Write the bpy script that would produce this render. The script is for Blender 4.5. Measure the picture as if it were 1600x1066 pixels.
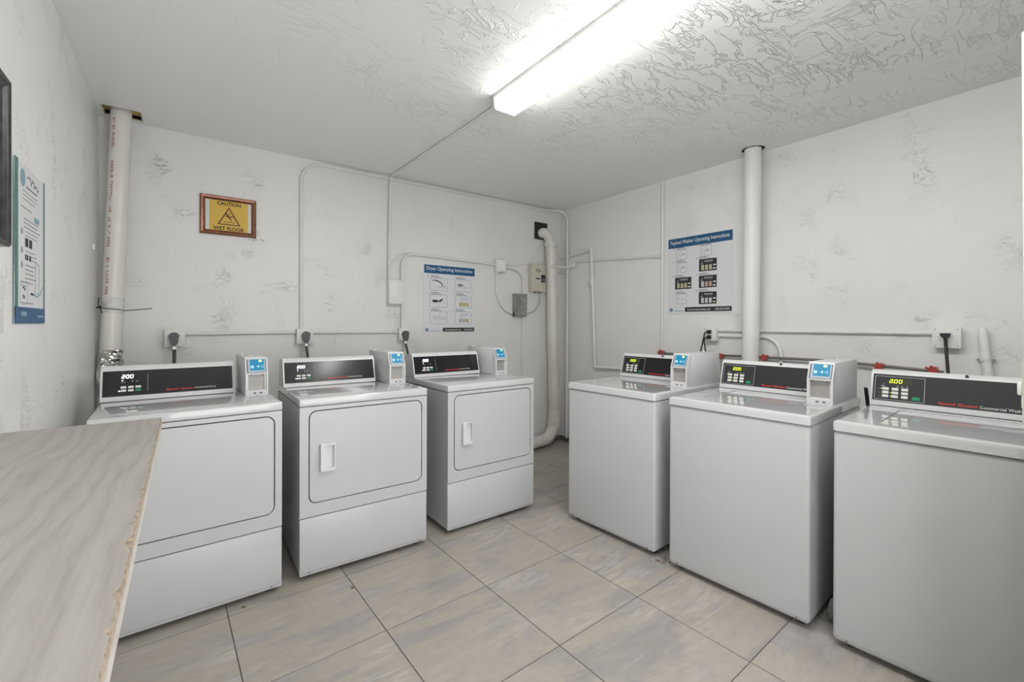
import bpy, bmesh, math, random
from mathutils import Vector, Matrix, noise
R_ = random.Random(7)
for o in list(bpy.data.objects): bpy.data.objects.remove(o)
scene = bpy.context.scene
COL = scene.collection
PI = math.pi

# ------------------------------------------------------------------ camera
cd = bpy.data.cameras.new('camera'); cam = bpy.data.objects.new('camera', cd); COL.objects.link(cam)
cd.sensor_width = 36.0; cd.sensor_fit = 'HORIZONTAL'
cd.lens = 692.012 / 1600 * 36; cd.shift_y = -24.92 / 1600; cd.clip_start = 0.01
yaw, pitch, roll = 0.6382, -0.0029, 0.0029
fw = Vector((math.sin(yaw)*math.cos(pitch), math.cos(yaw)*math.cos(pitch), math.sin(pitch)))
rt = Vector((math.cos(yaw), -math.sin(yaw), 0)); up = rt.cross(fw)
r2 = rt*math.cos(roll) + up*math.sin(roll); u2 = -rt*math.sin(roll) + up*math.cos(roll)
cam.matrix_world = Matrix(((r2.x,u2.x,-fw.x,-3.3855),(r2.y,u2.y,-fw.y,-3.66),(r2.z,u2.z,-fw.z,1.2955),(0,0,0,1)))
scene.camera = cam

# ------------------------------------------------------------------ world, exposure
w = bpy.data.worlds.new('sky'); scene.world = w; w.use_nodes = True
bg = w.node_tree.nodes['Background']; bg.inputs[0].default_value = (0.97, 0.985, 1.0, 1); bg.inputs[1].default_value = 3.4
LENS_POWER = 25.0
vs = scene.view_settings
vs.view_transform = 'Standard'; vs.look = 'None'; vs.gamma = 1; vs.use_curve_mapping = False
vs.exposure = 0.15

# ------------------------------------------------------------------ room size
XL, YF, H = -3.80, -4.34, 2.552

# ------------------------------------------------------------------ materials
MATS = {}
def mat(name, col, rough=0.5, metal=0.0, emit=None, estr=0.0, coat=0.0, alpha=None, trans=0.0):
    if name in MATS: return MATS[name]
    m = bpy.data.materials.new(name); m.use_nodes = True; b = m.node_tree.nodes['Principled BSDF']
    b.inputs['Base Color'].default_value = (*col, 1); b.inputs['Roughness'].default_value = rough
    b.inputs['Metallic'].default_value = metal; b.inputs['Coat Weight'].default_value = coat
    b.inputs['Transmission Weight'].default_value = trans
    if emit: b.inputs['Emission Color'].default_value = (*emit, 1); b.inputs['Emission Strength'].default_value = estr
    if alpha is not None: b.inputs['Alpha'].default_value = alpha
    MATS[name] = m; return m
class NT:
    def __init__(s, m): s.t = m.node_tree; s.b = s.t.nodes['Principled BSDF']
    def n(s, typ, **kw):
        x = s.t.nodes.new(typ)
        for k, v in kw.items():
            if k in x.inputs.keys() if isinstance(k, str) else False: x.inputs[k].default_value = v
            else: setattr(x, k, v)
        return x
    def l(s, a, b): s.t.links.new(a, b)
    def coord(s, scale=(1,1,1), rot=(0,0,0), kind='Object'):
        tc = s.n('ShaderNodeTexCoord'); mp = s.n('ShaderNodeMapping'); mp.inputs['Scale'].default_value = scale
        mp.inputs['Rotation'].default_value = rot
        s.l(tc.outputs[kind], mp.inputs['Vector']); return mp.outputs[0]
    def noise(s, vec, scale, detail=4, rough=0.5, dist=0.0):
        x = s.n('ShaderNodeTexNoise'); x.inputs['Scale'].default_value = scale; x.inputs['Detail'].default_value = detail
        x.inputs['Roughness'].default_value = rough; x.inputs['Distortion'].default_value = dist
        s.l(vec, x.inputs['Vector']); return x.outputs['Fac']
    def ramp(s, fac, stops):
        x = s.n('ShaderNodeValToRGB'); cr = x.color_ramp
        while len(cr.elements) > len(stops): cr.elements.remove(cr.elements[-1])
        while len(cr.elements) < len(stops): cr.elements.new(0.5)
        for e, (p, c) in zip(cr.elements, stops):
            e.position = p; e.color = (c, c, c, 1) if isinstance(c, (int, float)) else (*c, 1)
        s.l(fac, x.inputs[0]); return x.outputs[0]
    def math(s, op, a, b=None, c=None):
        x = s.n('ShaderNodeMath', operation=op)
        for i, v in enumerate((a, b, c)):
            if v is None: continue
            if isinstance(v, (int, float)): x.inputs[i].default_value = v
            else: s.l(v, x.inputs[i])
        return x.outputs[0]
    def mix(s, fac, a, b, typ='MIX'):
        x = s.n('ShaderNodeMix', data_type='RGBA', blend_type=typ)
        for sock, v in ((x.inputs[0], fac), (x.inputs[6], a), (x.inputs[7], b)):
            if isinstance(v, (int, float)): sock.default_value = v
            elif isinstance(v, tuple): sock.default_value = (*v, 1)
            else: s.l(v, sock)
        return x.outputs[2]
    def bump(s, h, dist, strength=1.0):
        x = s.n('ShaderNodeBump'); x.inputs['Distance'].default_value = dist; x.inputs['Strength'].default_value = strength
        s.l(h, x.inputs['Height']); s.l(x.outputs[0], s.b.inputs['Normal'])

def wall_mat(name, col, relief, speck, rough=0.45):
    m = mat(name, col, rough); t = NT(m); c = t.coord()
    a = t.noise(c, 2.2, 5, 0.6, 1.2)                       # trowel sweeps
    ridge = t.math('ABSOLUTE', t.math('SUBTRACT', a, 0.5))
    ridge = t.ramp(ridge, [(0.0, 1.0), (0.018, 0.0)])
    gate = t.ramp(t.noise(c, 1.7, 2), [(0.52, 0.0), (0.62, 1.0)])
    scr = t.noise(t.coord((1, 1, 2.2)), 7, 6, 0.7, 2.5)
    scr = t.ramp(t.math('ABSOLUTE', t.math('SUBTRACT', scr, 0.5)), [(0.0, 1.0), (0.009, 0.0)])
    scr = t.math('MULTIPLY', scr, t.ramp(t.noise(c, 5.5, 2), [(0.54, 0.0), (0.74, 1.0)]))
    hgt = t.math('ADD', t.math('MULTIPLY', t.noise(c, 9, 5, 0.6), 0.35), t.math('MULTIPLY', t.noise(c, 60, 4), 0.10))
    hgt = t.math('ADD', hgt, t.math('MULTIPLY', t.math('MULTIPLY', ridge, gate), 0.35))
    hgt = t.math('ADD', hgt, t.math('MULTIPLY', scr, 0.55))
    t.bump(hgt, relief)
    # dust caught in scratches, small specks and a faint mottling of the paint
    sp = t.ramp(t.noise(c, 38, 3, 0.5), [(0.70, 0.0), (0.76, 1.0)])
    sp = t.math('MULTIPLY', sp, t.ramp(t.noise(c, 2.5, 2), [(0.5, 0.0), (0.65, 1.0)]))
    mot = t.ramp(t.noise(c, 1.3, 4), [(0.3, tuple(x*0.955 for x in col)), (0.7, col)])
    d = tuple(x*0.55 for x in col)
    k = t.mix(t.math('MULTIPLY', sp, speck), mot, d)
    k = t.mix(t.math('MULTIPLY', scr, speck*0.45), k, d)
    t.l(k, t.b.inputs['Base Color'])
    return m
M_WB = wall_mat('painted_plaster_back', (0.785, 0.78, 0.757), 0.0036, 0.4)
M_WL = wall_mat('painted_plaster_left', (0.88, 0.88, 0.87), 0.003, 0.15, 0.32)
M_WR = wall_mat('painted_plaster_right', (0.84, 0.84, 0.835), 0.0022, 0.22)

def ceiling_mat():
    col = (0.88, 0.88, 0.86); m = mat('skip_trowel_ceiling', col, 0.42); t = NT(m); c = t.coord()
    def lines(scale, rot, sc, th, gs, g0):
        b = t.noise(t.coord(scale, (0, 0, rot)), sc, 4, 0.55, 0.7)
        r = t.ramp(t.math('ABSOLUTE', t.math('SUBTRACT', b, 0.5)), [(0.0, 1.0), (th, 0.0)])
        return t.math('MULTIPLY', r, t.ramp(t.noise(c, gs, 3), [(g0, 0.0), (g0+0.10, 1.0)]))
    l1 = lines((0.8, 2.4, 1), -0.55, 4.2, 0.016, 3.1, 0.43)
    l2 = lines((0.8, 2.0, 1), 0.75, 5.5, 0.020, 2.6, 0.45)
    ridge = t.math('MAXIMUM', l1, l2)
    a = t.noise(t.coord((1.5, 0.8, 1), (0, 0, 0.9)), 5.0, 5, 0.6, 0.8)
    plate = t.math('MULTIPLY', t.ramp(a, [(0.53, 0.0), (0.56, 1.0)]), t.ramp(t.noise(c, 1.9, 2), [(0.5, 0.0), (0.62, 1.0)]))
    patch = t.ramp(t.noise(c, 2.3, 3), [(0.30, 0.35), (0.50, 1.0)])
    # heavier trowelling in a broad band down the middle of the room
    sx = t.n('ShaderNodeSeparateXYZ'); tc = t.n('ShaderNodeTexCoord'); t.l(tc.outputs['Object'], sx.inputs[0])
    dx = t.math('ABSOLUTE', t.math('ADD', sx.outputs[0], 1.75))
    g = t.math('SUBTRACT', 1.0, t.math('MULTIPLY', dx, 0.48))
    gy = t.math('MULTIPLY_ADD', sx.outputs[1], -0.42, -0.12)
    g = t.math('MULTIPLY', t.math('MAXIMUM', g, 0.12), t.math('MINIMUM', t.math('MAXIMUM', gy, 0.1), 1.0))
    h = t.math('ADD', t.math('MULTIPLY', plate, 0.6), t.math('MULTIPLY', ridge, 0.5))
    h = t.math('ADD', h, t.math('MULTIPLY', t.noise(c, 45, 4), 0.10))
    h = t.math('MULTIPLY', t.math('MULTIPLY', h, patch), g)
    h = t.math('ADD', h, t.math('MULTIPLY', t.noise(c, 12, 4), 0.10))
    t.bump(h, 0.0145)
    sp = t.ramp(t.noise(c, 30, 3, 0.5), [(0.72, 0.0), (0.77, 1.0)])
    sp = t.math('MULTIPLY', sp, t.ramp(t.noise(c, 1.8, 2), [(0.52, 0.0), (0.66, 1.0)]))
    t.l(t.mix(t.math('MULTIPLY', sp, 0.35), col, (0.42, 0.41, 0.38)), t.b.inputs['Base Color'])
    return m
M_CEIL = ceiling_mat()

def tile_mat():
    m = mat('stone_tile', (0.5, 0.45, 0.4), 0.38); t = NT(m)
    oi = t.n('ShaderNodeObjectInfo'); tc = t.n('ShaderNodeTexCoord')
    off = t.n('ShaderNodeVectorMath', operation='MULTIPLY_ADD')
    cmb = t.n('ShaderNodeCombineXYZ'); t.l(oi.outputs['Random'], cmb.inputs[0]); t.l(oi.outputs['Random'], cmb.inputs[1])
    t.l(cmb.outputs[0], off.inputs[0]); off.inputs[1].default_value = (17, 31, 0); t.l(tc.outputs['Object'], off.inputs[2])
    mp = t.n('ShaderNodeMapping'); mp.inputs['Rotation'].default_value = (0, 0, -0.75); mp.inputs['Scale'].default_value = (1.0, 2.6, 1)
    t.l(off.outputs[0], mp.inputs['Vector'])
    a = t.noise(mp.outputs[0], 1.25, 8, 0.6, 1.0)
    k = t.ramp(a, [(0.28, (0.265, 0.245, 0.23)), (0.40, (0.31, 0.29, 0.28)), (0.48, (0.385, 0.348, 0.297)), (0.55, (0.36, 0.33, 0.29)), (0.60, (0.32, 0.302, 0.295)), (0.70, (0.45, 0.43, 0.408))])
    mp2 = t.n('ShaderNodeMapping'); mp2.inputs['Rotation'].default_value = (0, 0, -0.75); mp2.inputs['Scale'].default_value = (0.8, 5.0, 1); t.l(off.outputs[0], mp2.inputs['Vector'])
    v = t.noise(mp2.outputs[0], 2.2, 5, 0.6, 0.6)
    vein = t.ramp(t.math('ABSOLUTE', t.math('SUBTRACT', v, 0.5)), [(0.0, 1.0), (0.05, 0.0)])
    vein = t.math('MULTIPLY', vein, t.ramp(t.noise(off.outputs[0], 3, 3), [(0.45, 0.0), (0.65, 1.0)]))
    k = t.mix(t.math('MULTIPLY', vein, 0.34), k, (0.66, 0.64, 0.61))
    f = t.noise(off.outputs[0], 26, 4)
    k = t.mix(0.14, k, t.ramp(f, [(0.3, (0.31, 0.29, 0.27)), (0.7, (0.50, 0.465, 0.43))]))
    t.l(k, t.b.inputs['Base Color']); t.bump(t.noise(off.outputs[0], 40, 3), 0.0006)
    return m
M_TILE = tile_mat()

def wood_mat():
    m = mat('pale_wood_laminate', (0.5, 0.45, 0.4), 0.42); t = NT(m)
    c = t.coord((2.6, 0.62, 1), (0, 0, 0.12))
    wv = t.n('ShaderNodeTexWave', wave_type='BANDS', bands_direction='X'); t.l(c, wv.inputs['Vector'])
    wv.inputs['Scale'].default_value = 3.4; wv.inputs['Distortion'].default_value = 11.0; wv.inputs['Detail'].default_value = 3
    wv.inputs['Detail Scale'].default_value = 1.1; wv.inputs['Detail Roughness'].default_value = 0.55
    fine = t.noise(t.coord((60, 1.6, 1), (0, 0, 0.1)), 3, 5, 0.6)
    k = t.ramp(wv.outputs['Fac'], [(0.0, (0.295, 0.27, 0.245)), (0.12, (0.345, 0.32, 0.295)), (0.5, (0.375, 0.35, 0.325)), (1.0, (0.41, 0.387, 0.36))])
    k = t.mix(0.45, k, t.ramp(fine, [(0.3, (0.34, 0.315, 0.29)), (0.7, (0.46, 0.435, 0.41))]))
    t.l(k, t.b.inputs['Base Color']); t.bump(fine, 0.0005)
    return m
M_WOOD = wood_mat()
def noisy(name, c1, c2, scale, rough, metal=0.0, bump=0.0, detail=4, lo=0.35, hi=0.65):
    m = mat(name, c1, rough, metal); t = NT(m); c = t.coord(); f = t.noise(c, scale, detail, 0.6)
    t.l(t.ramp(f, [(lo, c1), (hi, c2)]), t.b.inputs['Base Color'])
    if bump: t.bump(f, bump)
    return m
M_CHIP = noisy('raw_chipboard', (0.27, 0.20, 0.14), (0.50, 0.42, 0.33), 90, 0.85, bump=0.002)
M_BAND = noisy('grey_edge_band', (0.50, 0.48, 0.45), (0.58, 0.56, 0.53), 20, 0.5)
M_GROUT = noisy('grout', (0.10, 0.09, 0.08), (0.17, 0.155, 0.14), 60, 0.9)
M_BASE = noisy('bare_concrete', (0.10, 0.095, 0.085), (0.20, 0.19, 0.17), 25, 0.9, bump=0.003)
M_ENAM = noisy('white_enamel', (0.495, 0.50, 0.505), (0.51, 0.515, 0.52), 3, 0.3)
M_TOP = noisy('glossy_white_top', (0.57, 0.575, 0.58), (0.585, 0.59, 0.595), 3, 0.05)
for m_ in (M_TOP,): m_.node_tree.nodes['Principled BSDF'].inputs['Coat Weight'].default_value = 0.7; m_.node_tree.nodes['Principled BSDF'].inputs['Coat IOR'].default_value = 1.5
M_PLAST = mat('white_plastic', (0.65, 0.655, 0.66), 0.3)
M_STRIP = mat('grey_base_strip', (0.42, 0.42, 0.42), 0.5)
M_GAP = mat('dark_gasket', (0.06, 0.06, 0.065), 0.7)
M_BLACK = mat('black_control_glass', (0.011, 0.011, 0.013), 0.16)
M_BLACKG = mat('charcoal_control_glass', (0.022, 0.022, 0.026), 0.3)
M_RED = mat('red_ink', (0.62, 0.035, 0.03), 0.5)
M_WINK = mat('white_ink', (0.75, 0.75, 0.75), 0.5)
M_GINK = mat('grey_ink', (0.22, 0.22, 0.24), 0.5)
M_KINK = mat('black_ink', (0.02, 0.02, 0.022), 0.6)
M_LINE = mat('light_grey_ink', (0.33, 0.33, 0.35), 0.6)
M_BTN = mat('white_button', (0.72, 0.72, 0.70), 0.45)
M_GREEN = mat('green_button', (0.012, 0.26, 0.13), 0.4)
M_LEDW = mat('white_led', (0.9, 0.95, 1), 0.5, emit=(0.92, 0.96, 1), estr=1.6)
M_LEDY = mat('yellow_led', (0.7, 0.85, 0.05), 0.5, emit=(0.72, 0.86, 0.04), estr=0.95)
M_LEDG = mat('dim_led_window', (0.03, 0.045, 0.012), 0.3)
M_STEEL = noisy('brushed_steel', (0.36, 0.34, 0.325), (0.44, 0.42, 0.405), 14, 0.5, 0.25)
M_SCRB = mat('screen_bezel', (0.16, 0.165, 0.18), 0.3)
M_SCRG = mat('screen_surround', (0.42, 0.48, 0.54), 0.35)
M_SCR = mat('blue_screen', (0.01, 0.17, 0.30), 0.25, emit=(0.006, 0.16, 0.30), estr=0.45)
M_SCRI = mat('pale_screen_icon', (0.30, 0.55, 0.68), 0.3, emit=(0.30, 0.58, 0.72), estr=0.35)
M_SCRL = mat('green_screen_light', (0.6, 0.9, 0.3), 0.3, emit=(0.62, 0.9, 0.32), estr=0.7)
M_SCREW = mat('screw_metal', (0.25, 0.24, 0.23), 0.4, 0.6)
M_RUB = mat('black_rubber', (0.012, 0.012, 0.013), 0.5)
M_GCORD = mat('grey_cord', (0.055, 0.055, 0.055), 0.55)
M_GPLUG = mat('grey_plug', (0.10, 0.10, 0.105), 0.5)
M_CLAMP = mat('bright_clamp', (0.85, 0.85, 0.85), 0.25, 0.6)
M_PVC = noisy('white_pvc', (0.70, 0.67, 0.635), (0.75, 0.725, 0.69), 5, 0.28)
M_PVCP = noisy('pinkish_pvc', (0.66, 0.61, 0.57), (0.72, 0.67, 0.63), 3, 0.38)
M_PRIM = noisy('pipe_primer', (0.40, 0.39, 0.38), (0.68, 0.66, 0.63), 22, 0.5, lo=0.25, hi=0.5)
M_PRINT = mat('red_pipe_print', (0.36, 0.12, 0.10), 0.6)
M_FOIL = noisy('foil_tape', (0.55, 0.54, 0.51), (0.75, 0.74, 0.71), 30, 0.22, 1.0)
M_PAINT = noisy('painted_conduit', (0.745, 0.74, 0.72), (0.78, 0.775, 0.755), 8, 0.42)
M_PAINTR = noisy('painted_pipe_white', (0.81, 0.81, 0.80), (0.83, 0.83, 0.82), 8, 0.4)
M_CABLE = mat('greyish_cable', (0.52, 0.52, 0.49), 0.5)
M_BOXG = noisy('galvanised_grey_box', (0.24, 0.25, 0.24), (0.33, 0.34, 0.33), 20, 0.45, 0.2)
M_BEIGE = noisy('beige_metal_box', (0.56, 0.52, 0.44), (0.64, 0.60, 0.52), 18, 0.45)
M_COPPER = mat('tarnished_pipe', (0.20, 0.18, 0.165), 0.5, 0.3)
M_VALVE = mat('red_valve_paint', (0.42, 0.06, 0.05), 0.45)
M_BRASS = mat('grey_valve_body', (0.45, 0.40, 0.36), 0.4, 0.5)
M_BRAID = noisy('braided_hose', (0.20, 0.20, 0.20), (0.42, 0.42, 0.41), 220, 0.45, 0.5)
M_YEL = mat('sign_yellow', (0.66, 0.42, 0.06), 0.45)
M_BROWN = mat('dark_brown_ink', (0.12, 0.035, 0.008), 0.5)
M_OLIVE = mat('dark_olive_ink', (0.03, 0.024, 0.004), 0.5)
M_FRAME = noisy('copper_brown_frame', (0.21, 0.085, 0.05), (0.30, 0.13, 0.08), 30, 0.26, 0.45)
M_MATB = mat('pale_mount', (0.66, 0.66, 0.60), 0.5)
M_PAPER = noisy('poster_paper', (0.72, 0.73, 0.75), (0.75, 0.76, 0.78), 4, 0.38)
M_BLUE = noisy('poster_blue', (0.010, 0.085, 0.20), (0.013, 0.10, 0.23), 9, 0.5)
M_TEAL = noisy('poster_teal', (0.055, 0.17, 0.15), (0.08, 0.22, 0.20), 14, 0.5)
M_PALEB = mat('pale_blue_ink', (0.22, 0.36, 0.45), 0.5)
M_GOLD = mat('mustard_ink', (0.40, 0.32, 0.05), 0.5)
M_PINKI = mat('pale_pink_ink', (0.66, 0.42, 0.36), 0.5)
M_OCHRE = mat('pale_yellow_ink', (0.62, 0.60, 0.38), 0.5)
M_LILAC = mat('pale_lilac_ink', (0.58, 0.57, 0.66), 0.5)
M_FRBLK = noisy('black_picture_frame', (0.018, 0.018, 0.02), (0.05, 0.05, 0.052), 40, 0.3)
M_GRILLE = mat('dark_grille', (0.045, 0.045, 0.035), 0.6)
M_DARK = mat('dark_cavity', (0.02, 0.02, 0.018), 0.9)
M_INSUL = noisy('yellowed_wood', (0.50, 0.38, 0.10), (0.78, 0.64, 0.26), 16, 0.85)
M_LIGHT = mat('fixture_white_metal', (0.78, 0.78, 0.77), 0.4)
M_LENS = mat('lit_diffuser', (0.9, 0.9, 0.9), 0.4, emit=(1.0, 0.985, 0.955), estr=LENS_POWER)
M_LENSS = mat('lit_diffuser_side', (0.9, 0.9, 0.9), 0.4, emit=(1.0, 0.985, 0.955), estr=LENS_POWER*0.34)
M_DOOR = noisy('cream_door_paint', (0.66, 0.65, 0.59), (0.70, 0.69, 0.63), 6, 0.35)
M_BAG = mat('crumpled_clear_plastic', (0.30, 0.31, 0.33), 0.18, trans=0.35)
M_DIRT = mat('dry_dirt', (0.14, 0.09, 0.06), 0.95)
M_STICK = noisy('scuffed_grey_sticker', (0.30, 0.30, 0.30), (0.70, 0.70, 0.70), 70, 0.5, lo=0.42, hi=0.58)

# ------------------------------------------------------------------ mesh helpers
def rr(x0, x1, z0, z1, r, n=6):
    p = []
    for cx, cz, a0 in ((x1-r, z0+r, -PI/2), (x1-r, z1-r, 0), (x0+r, z1-r, PI/2), (x0+r, z0+r, PI)):
        for i in range(n+1):
            a = a0 + PI/2*i/n; p.append((cx+r*math.cos(a), cz+r*math.sin(a)))
    return p
def fillet(pts, r, n=7):
    pts = [Vector(p) for p in pts]
    out = [pts[0]]
    for i in range(1, len(pts)-1):
        a, b, c = pts[i-1], pts[i], pts[i+1]
        d1 = (a-b); d2 = (c-b); l1, l2 = d1.length, d2.length
        if l1 < 1e-6 or l2 < 1e-6: continue
        d1.normalize(); d2.normalize(); ang = d1.angle(d2)
        if ang > PI-0.02: out.append(b); continue
        t = min(r/math.tan(ang/2), l1*0.48, l2*0.48); rr_ = t*math.tan(ang/2)
        bis = (d1+d2).normalized(); ctr = b + bis*(rr_/math.sin(ang/2))
        p1, p2 = b+d1*t, b+d2*t
        v1, v2 = p1-ctr, p2-ctr
        tot = v1.angle(v2)
        for k in range(n+1):
            f = k/n
            out.append(ctr + (v1*math.sin((1-f)*tot) + v2*math.sin(f*tot))/max(math.sin(tot), 1e-6))
    out.append(pts[-1]); return out
class MB:
    def __init__(s): s.v = []; s.f = []
    def add(s, vs, fs):
        o = len(s.v); s.v += [tuple(p) for p in vs]; s.f += [tuple(i+o for i in f) for f in fs]; return s
    def box(s, x0, x1, y0, y1, z0, z1):
        v = [(x, y, z) for z in (z0, z1) for y in (y0, y1) for x in (x0, x1)]
        return s.add(v, [(0,2,3,1),(4,5,7,6),(0,1,5,4),(2,6,7,3),(0,4,6,2),(1,3,7,5)])
    def bbox(s, x0, x1, y0, y1, z0, z1, r=0.005, seg=3):
        bm = bmesh.new(); bmesh.ops.create_cube(bm, size=1)
        for q in bm.verts: q.co = Vector(((x0+x1)/2+q.co.x*(x1-x0), (y0+y1)/2+q.co.y*(y1-y0), (z0+z1)/2+q.co.z*(z1-z0)))
        bmesh.ops.bevel(bm, geom=list(bm.edges), offset=r, segments=seg, affect='EDGES', profile=0.5)
        bm.verts.index_update(); s.add([q.co.copy() for q in bm.verts], [[q.index for q in f.verts] for f in bm.faces]); bm.free(); return s
    def prism(s, loop, y0, y1):                    # loop in (x, z), extruded along y
        n = len(loop); v = [(x, y0, z) for x, z in loop] + [(x, y1, z) for x, z in loop]
        return s.add(v, [tuple(range(n)), tuple(range(2*n-1, n-1, -1))] + [(i, i+n, (i+1)%n+n, (i+1)%n) for i in range(n)])
    def prismx(s, loop, x0, x1):                   # loop in (y, z), extruded along x
        n = len(loop); v = [(x0, y, z) for y, z in loop] + [(x1, y, z) for y, z in loop]
        return s.add(v, [tuple(range(n-1, -1, -1)), tuple(range(n, 2*n))] + [(i, (i+1)%n, (i+1)%n+n, i+n) for i in range(n)])
    def prismz(s, loop, z0, z1):
        n = len(loop); v = [(x, y, z0) for x, y in loop] + [(x, y, z1) for x, y in loop]
        return s.add(v, [tuple(range(n-1, -1, -1)), tuple(range(n, 2*n))] + [(i, (i+1)%n, (i+1)%n+n, i+n) for i in range(n)])
    def ring(s, lo, li, y0, y1):                   # frame between two loops with equal counts
        n = len(lo); v = [(x, y, z) for y in (y0, y1) for l in (lo, li) for x, z in l]; f = []
        for i in range(n):
            j = (i+1) % n
            f += [(i, j, n+j, n+i), (2*n+i, 3*n+i, 3*n+j, 2*n+j), (i, 2*n+i, 2*n+j, j), (n+i, n+j, 3*n+j, 3*n+i)]
        return s.add(v, f)
    def tube(s, pts, r, seg=12, rf=0.0, caps=True):
        P = fillet(pts, rf) if rf else [Vector(p) for p in pts]
        q = [P[0]]
        for p in P[1:]:
            if (p-q[-1]).length > 1e-5: q.append(p)
        P = q; n = len(P); rad = r if isinstance(r, (list, tuple)) else [r]*n
        T = [(P[min(i+1, n-1)]-P[max(i-1, 0)]).normalized() for i in range(n)]
        a = Vector((0, 0, 1)) if abs(T[0].z) < 0.9 else Vector((1, 0, 0))
        N = (a - T[0]*a.dot(T[0])).normalized(); v = []
        for i in range(n):
            N = (N - T[i]*N.dot(T[i])).normalized(); B = T[i].cross(N)
            v += [P[i] + (N*math.cos(2*PI*k/seg) + B*math.sin(2*PI*k/seg))*rad[i] for k in range(seg)]
        f = [(i*seg+k, i*seg+(k+1)%seg, (i+1)*seg+(k+1)%seg, (i+1)*seg+k) for i in range(n-1) for k in range(seg)]
        if caps: f += [tuple(range(seg-1, -1, -1)), tuple((n-1)*seg+k for k in range(seg))]
        return s.add(v, f)
    def disc(s, x, z, r, y0, y1, seg=14):
        return s.prism([(x+r*math.cos(2*PI*i/seg), z+r*math.sin(2*PI*i/seg)) for i in range(seg)], y0, y1)
    def line(s, pts, wd, y0, y1):                  # flat stroke in the x-z plane
        for (x0, z0), (x1, z1) in zip(pts, pts[1:]):
            dx, dz = x1-x0, z1-z0; l = math.hypot(dx, dz) or 1; nx, nz = -dz/l*wd/2, dx/l*wd/2
            s.prism([(x0+nx, z0+nz), (x0-nx, z0-nz), (x1-nx, z1-nz), (x1+nx, z1+nz)], y0, y1)
        return s
    def mesh(s, name, smooth=True):
        me = bpy.data.meshes.new(name); me.from_pydata(s.v, [], s.f)
        bm = bmesh.new(); bm.from_mesh(me); bmesh.ops.recalc_face_normals(bm, faces=bm.faces); bm.to_mesh(me); bm.free()
        if smooth: me.shade_smooth(); me.set_sharp_from_angle(angle=math.radians(38))
        return me
    def build(s, name, m, parent=None, loc=(0,0,0), rot=(0,0,0), smooth=True):
        return put(name, s.mesh(name, smooth), m, parent, loc, rot)
def put(name, me, m, parent=None, loc=(0,0,0), rot=(0,0,0)):
    if m and not me.materials: me.materials.append(m)
    o = bpy.data.objects.new(name, me); COL.objects.link(o)
    o.location = loc; o.rotation_euler = rot
    if parent: o.parent = parent
    if name in INK: o['kind'] = 'stuff'
    return o
INK = {'panel_icon', 'small_print', 'step_sketch', 'screen_icon', 'display_digit', 'indicator_light', 'picture_block', 'diagram_line', 'footer_print', 'printed_text', 'slipping_figure', 'title_scrawl'}
def tag(o, label, cat, group=None):
    o['label'] = label; o['category'] = cat
    if group: o['group'] = group
    return o
def thing(name, label, cat, loc=(0,0,0), rz=0.0, group=None):
    o = bpy.data.objects.new(name, None); COL.objects.link(o); o.empty_display_size = 0.1
    o.location = loc; o.rotation_euler = (0, 0, rz); return tag(o, label, cat, group)
def struct(o, label=None):
    o['kind'] = 'structure'
    if label: o['label'] = label
    return o
TXT = {}
def text_mesh(body, width, height, bold=0.0, shear=0.0, space=1.0):
    """lettering as a flat mesh in the x-z plane, left bottom at the origin, fitted to width x height"""
    key = (body, width, height, bold, shear)
    if key in TXT: return TXT[key]
    cu = bpy.data.curves.new('lettering', 'FONT'); cu.body = body; cu.resolution_u = 3; cu.shear = shear; cu.offset = bold; cu.space_character = space
    ob = bpy.data.objects.new('lettering', cu); COL.objects.link(ob)
    dg = bpy.context.evaluated_depsgraph_get(); dg.update()
    me = bpy.data.meshes.new_from_object(ob.evaluated_get(dg))
    bpy.data.objects.remove(ob); bpy.data.curves.remove(cu)
    xs = [v.co.x for v in me.vertices]; ys = [v.co.y for v in me.vertices]
    x0, x1, y0, y1 = min(xs), max(xs), min(ys), max(ys)
    sx = width/(x1-x0); sz = height/(y1-y0)
    for v in me.vertices: v.co = Vector(((v.co.x-x0)*sx, 0, (v.co.y-y0)*sz))
    me.materials.clear(); me.name = 'lettering'; TXT[key] = me; return me
def lettering(body, x, z, wd, ht, y, m, parent, bold=0.0, shear=0.0, loc=None, rot=(0,0,0), name='lettering'):
    me = text_mesh(body, wd, ht, bold, shear).copy(); me.materials.append(m)
    if loc is None: loc = (x, y, z)
    return put(name, me, None, parent, loc, rot)
SEG = {'0': 'abcdef', '2': 'abged'}
def seven(mb, ch, x, z, wd, ht, y0, y1, th, sl=0.12):
    P = {'a': ((0, 1), (1, 1)), 'b': ((1, 1), (1, .5)), 'c': ((1, .5), (1, 0)), 'd': ((0, 0), (1, 0)), 'e': ((0, .5), (0, 0)), 'f': ((0, 1), (0, .5)), 'g': ((0, .5), (1, .5))}
    for c in SEG[ch]:
        a, b = P[c]; mb.line([(x+a[0]*wd+a[1]*ht*sl, z+a[1]*ht), (x+b[0]*wd+b[1]*ht*sl, z+b[1]*ht)], th, y0, y1)

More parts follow.
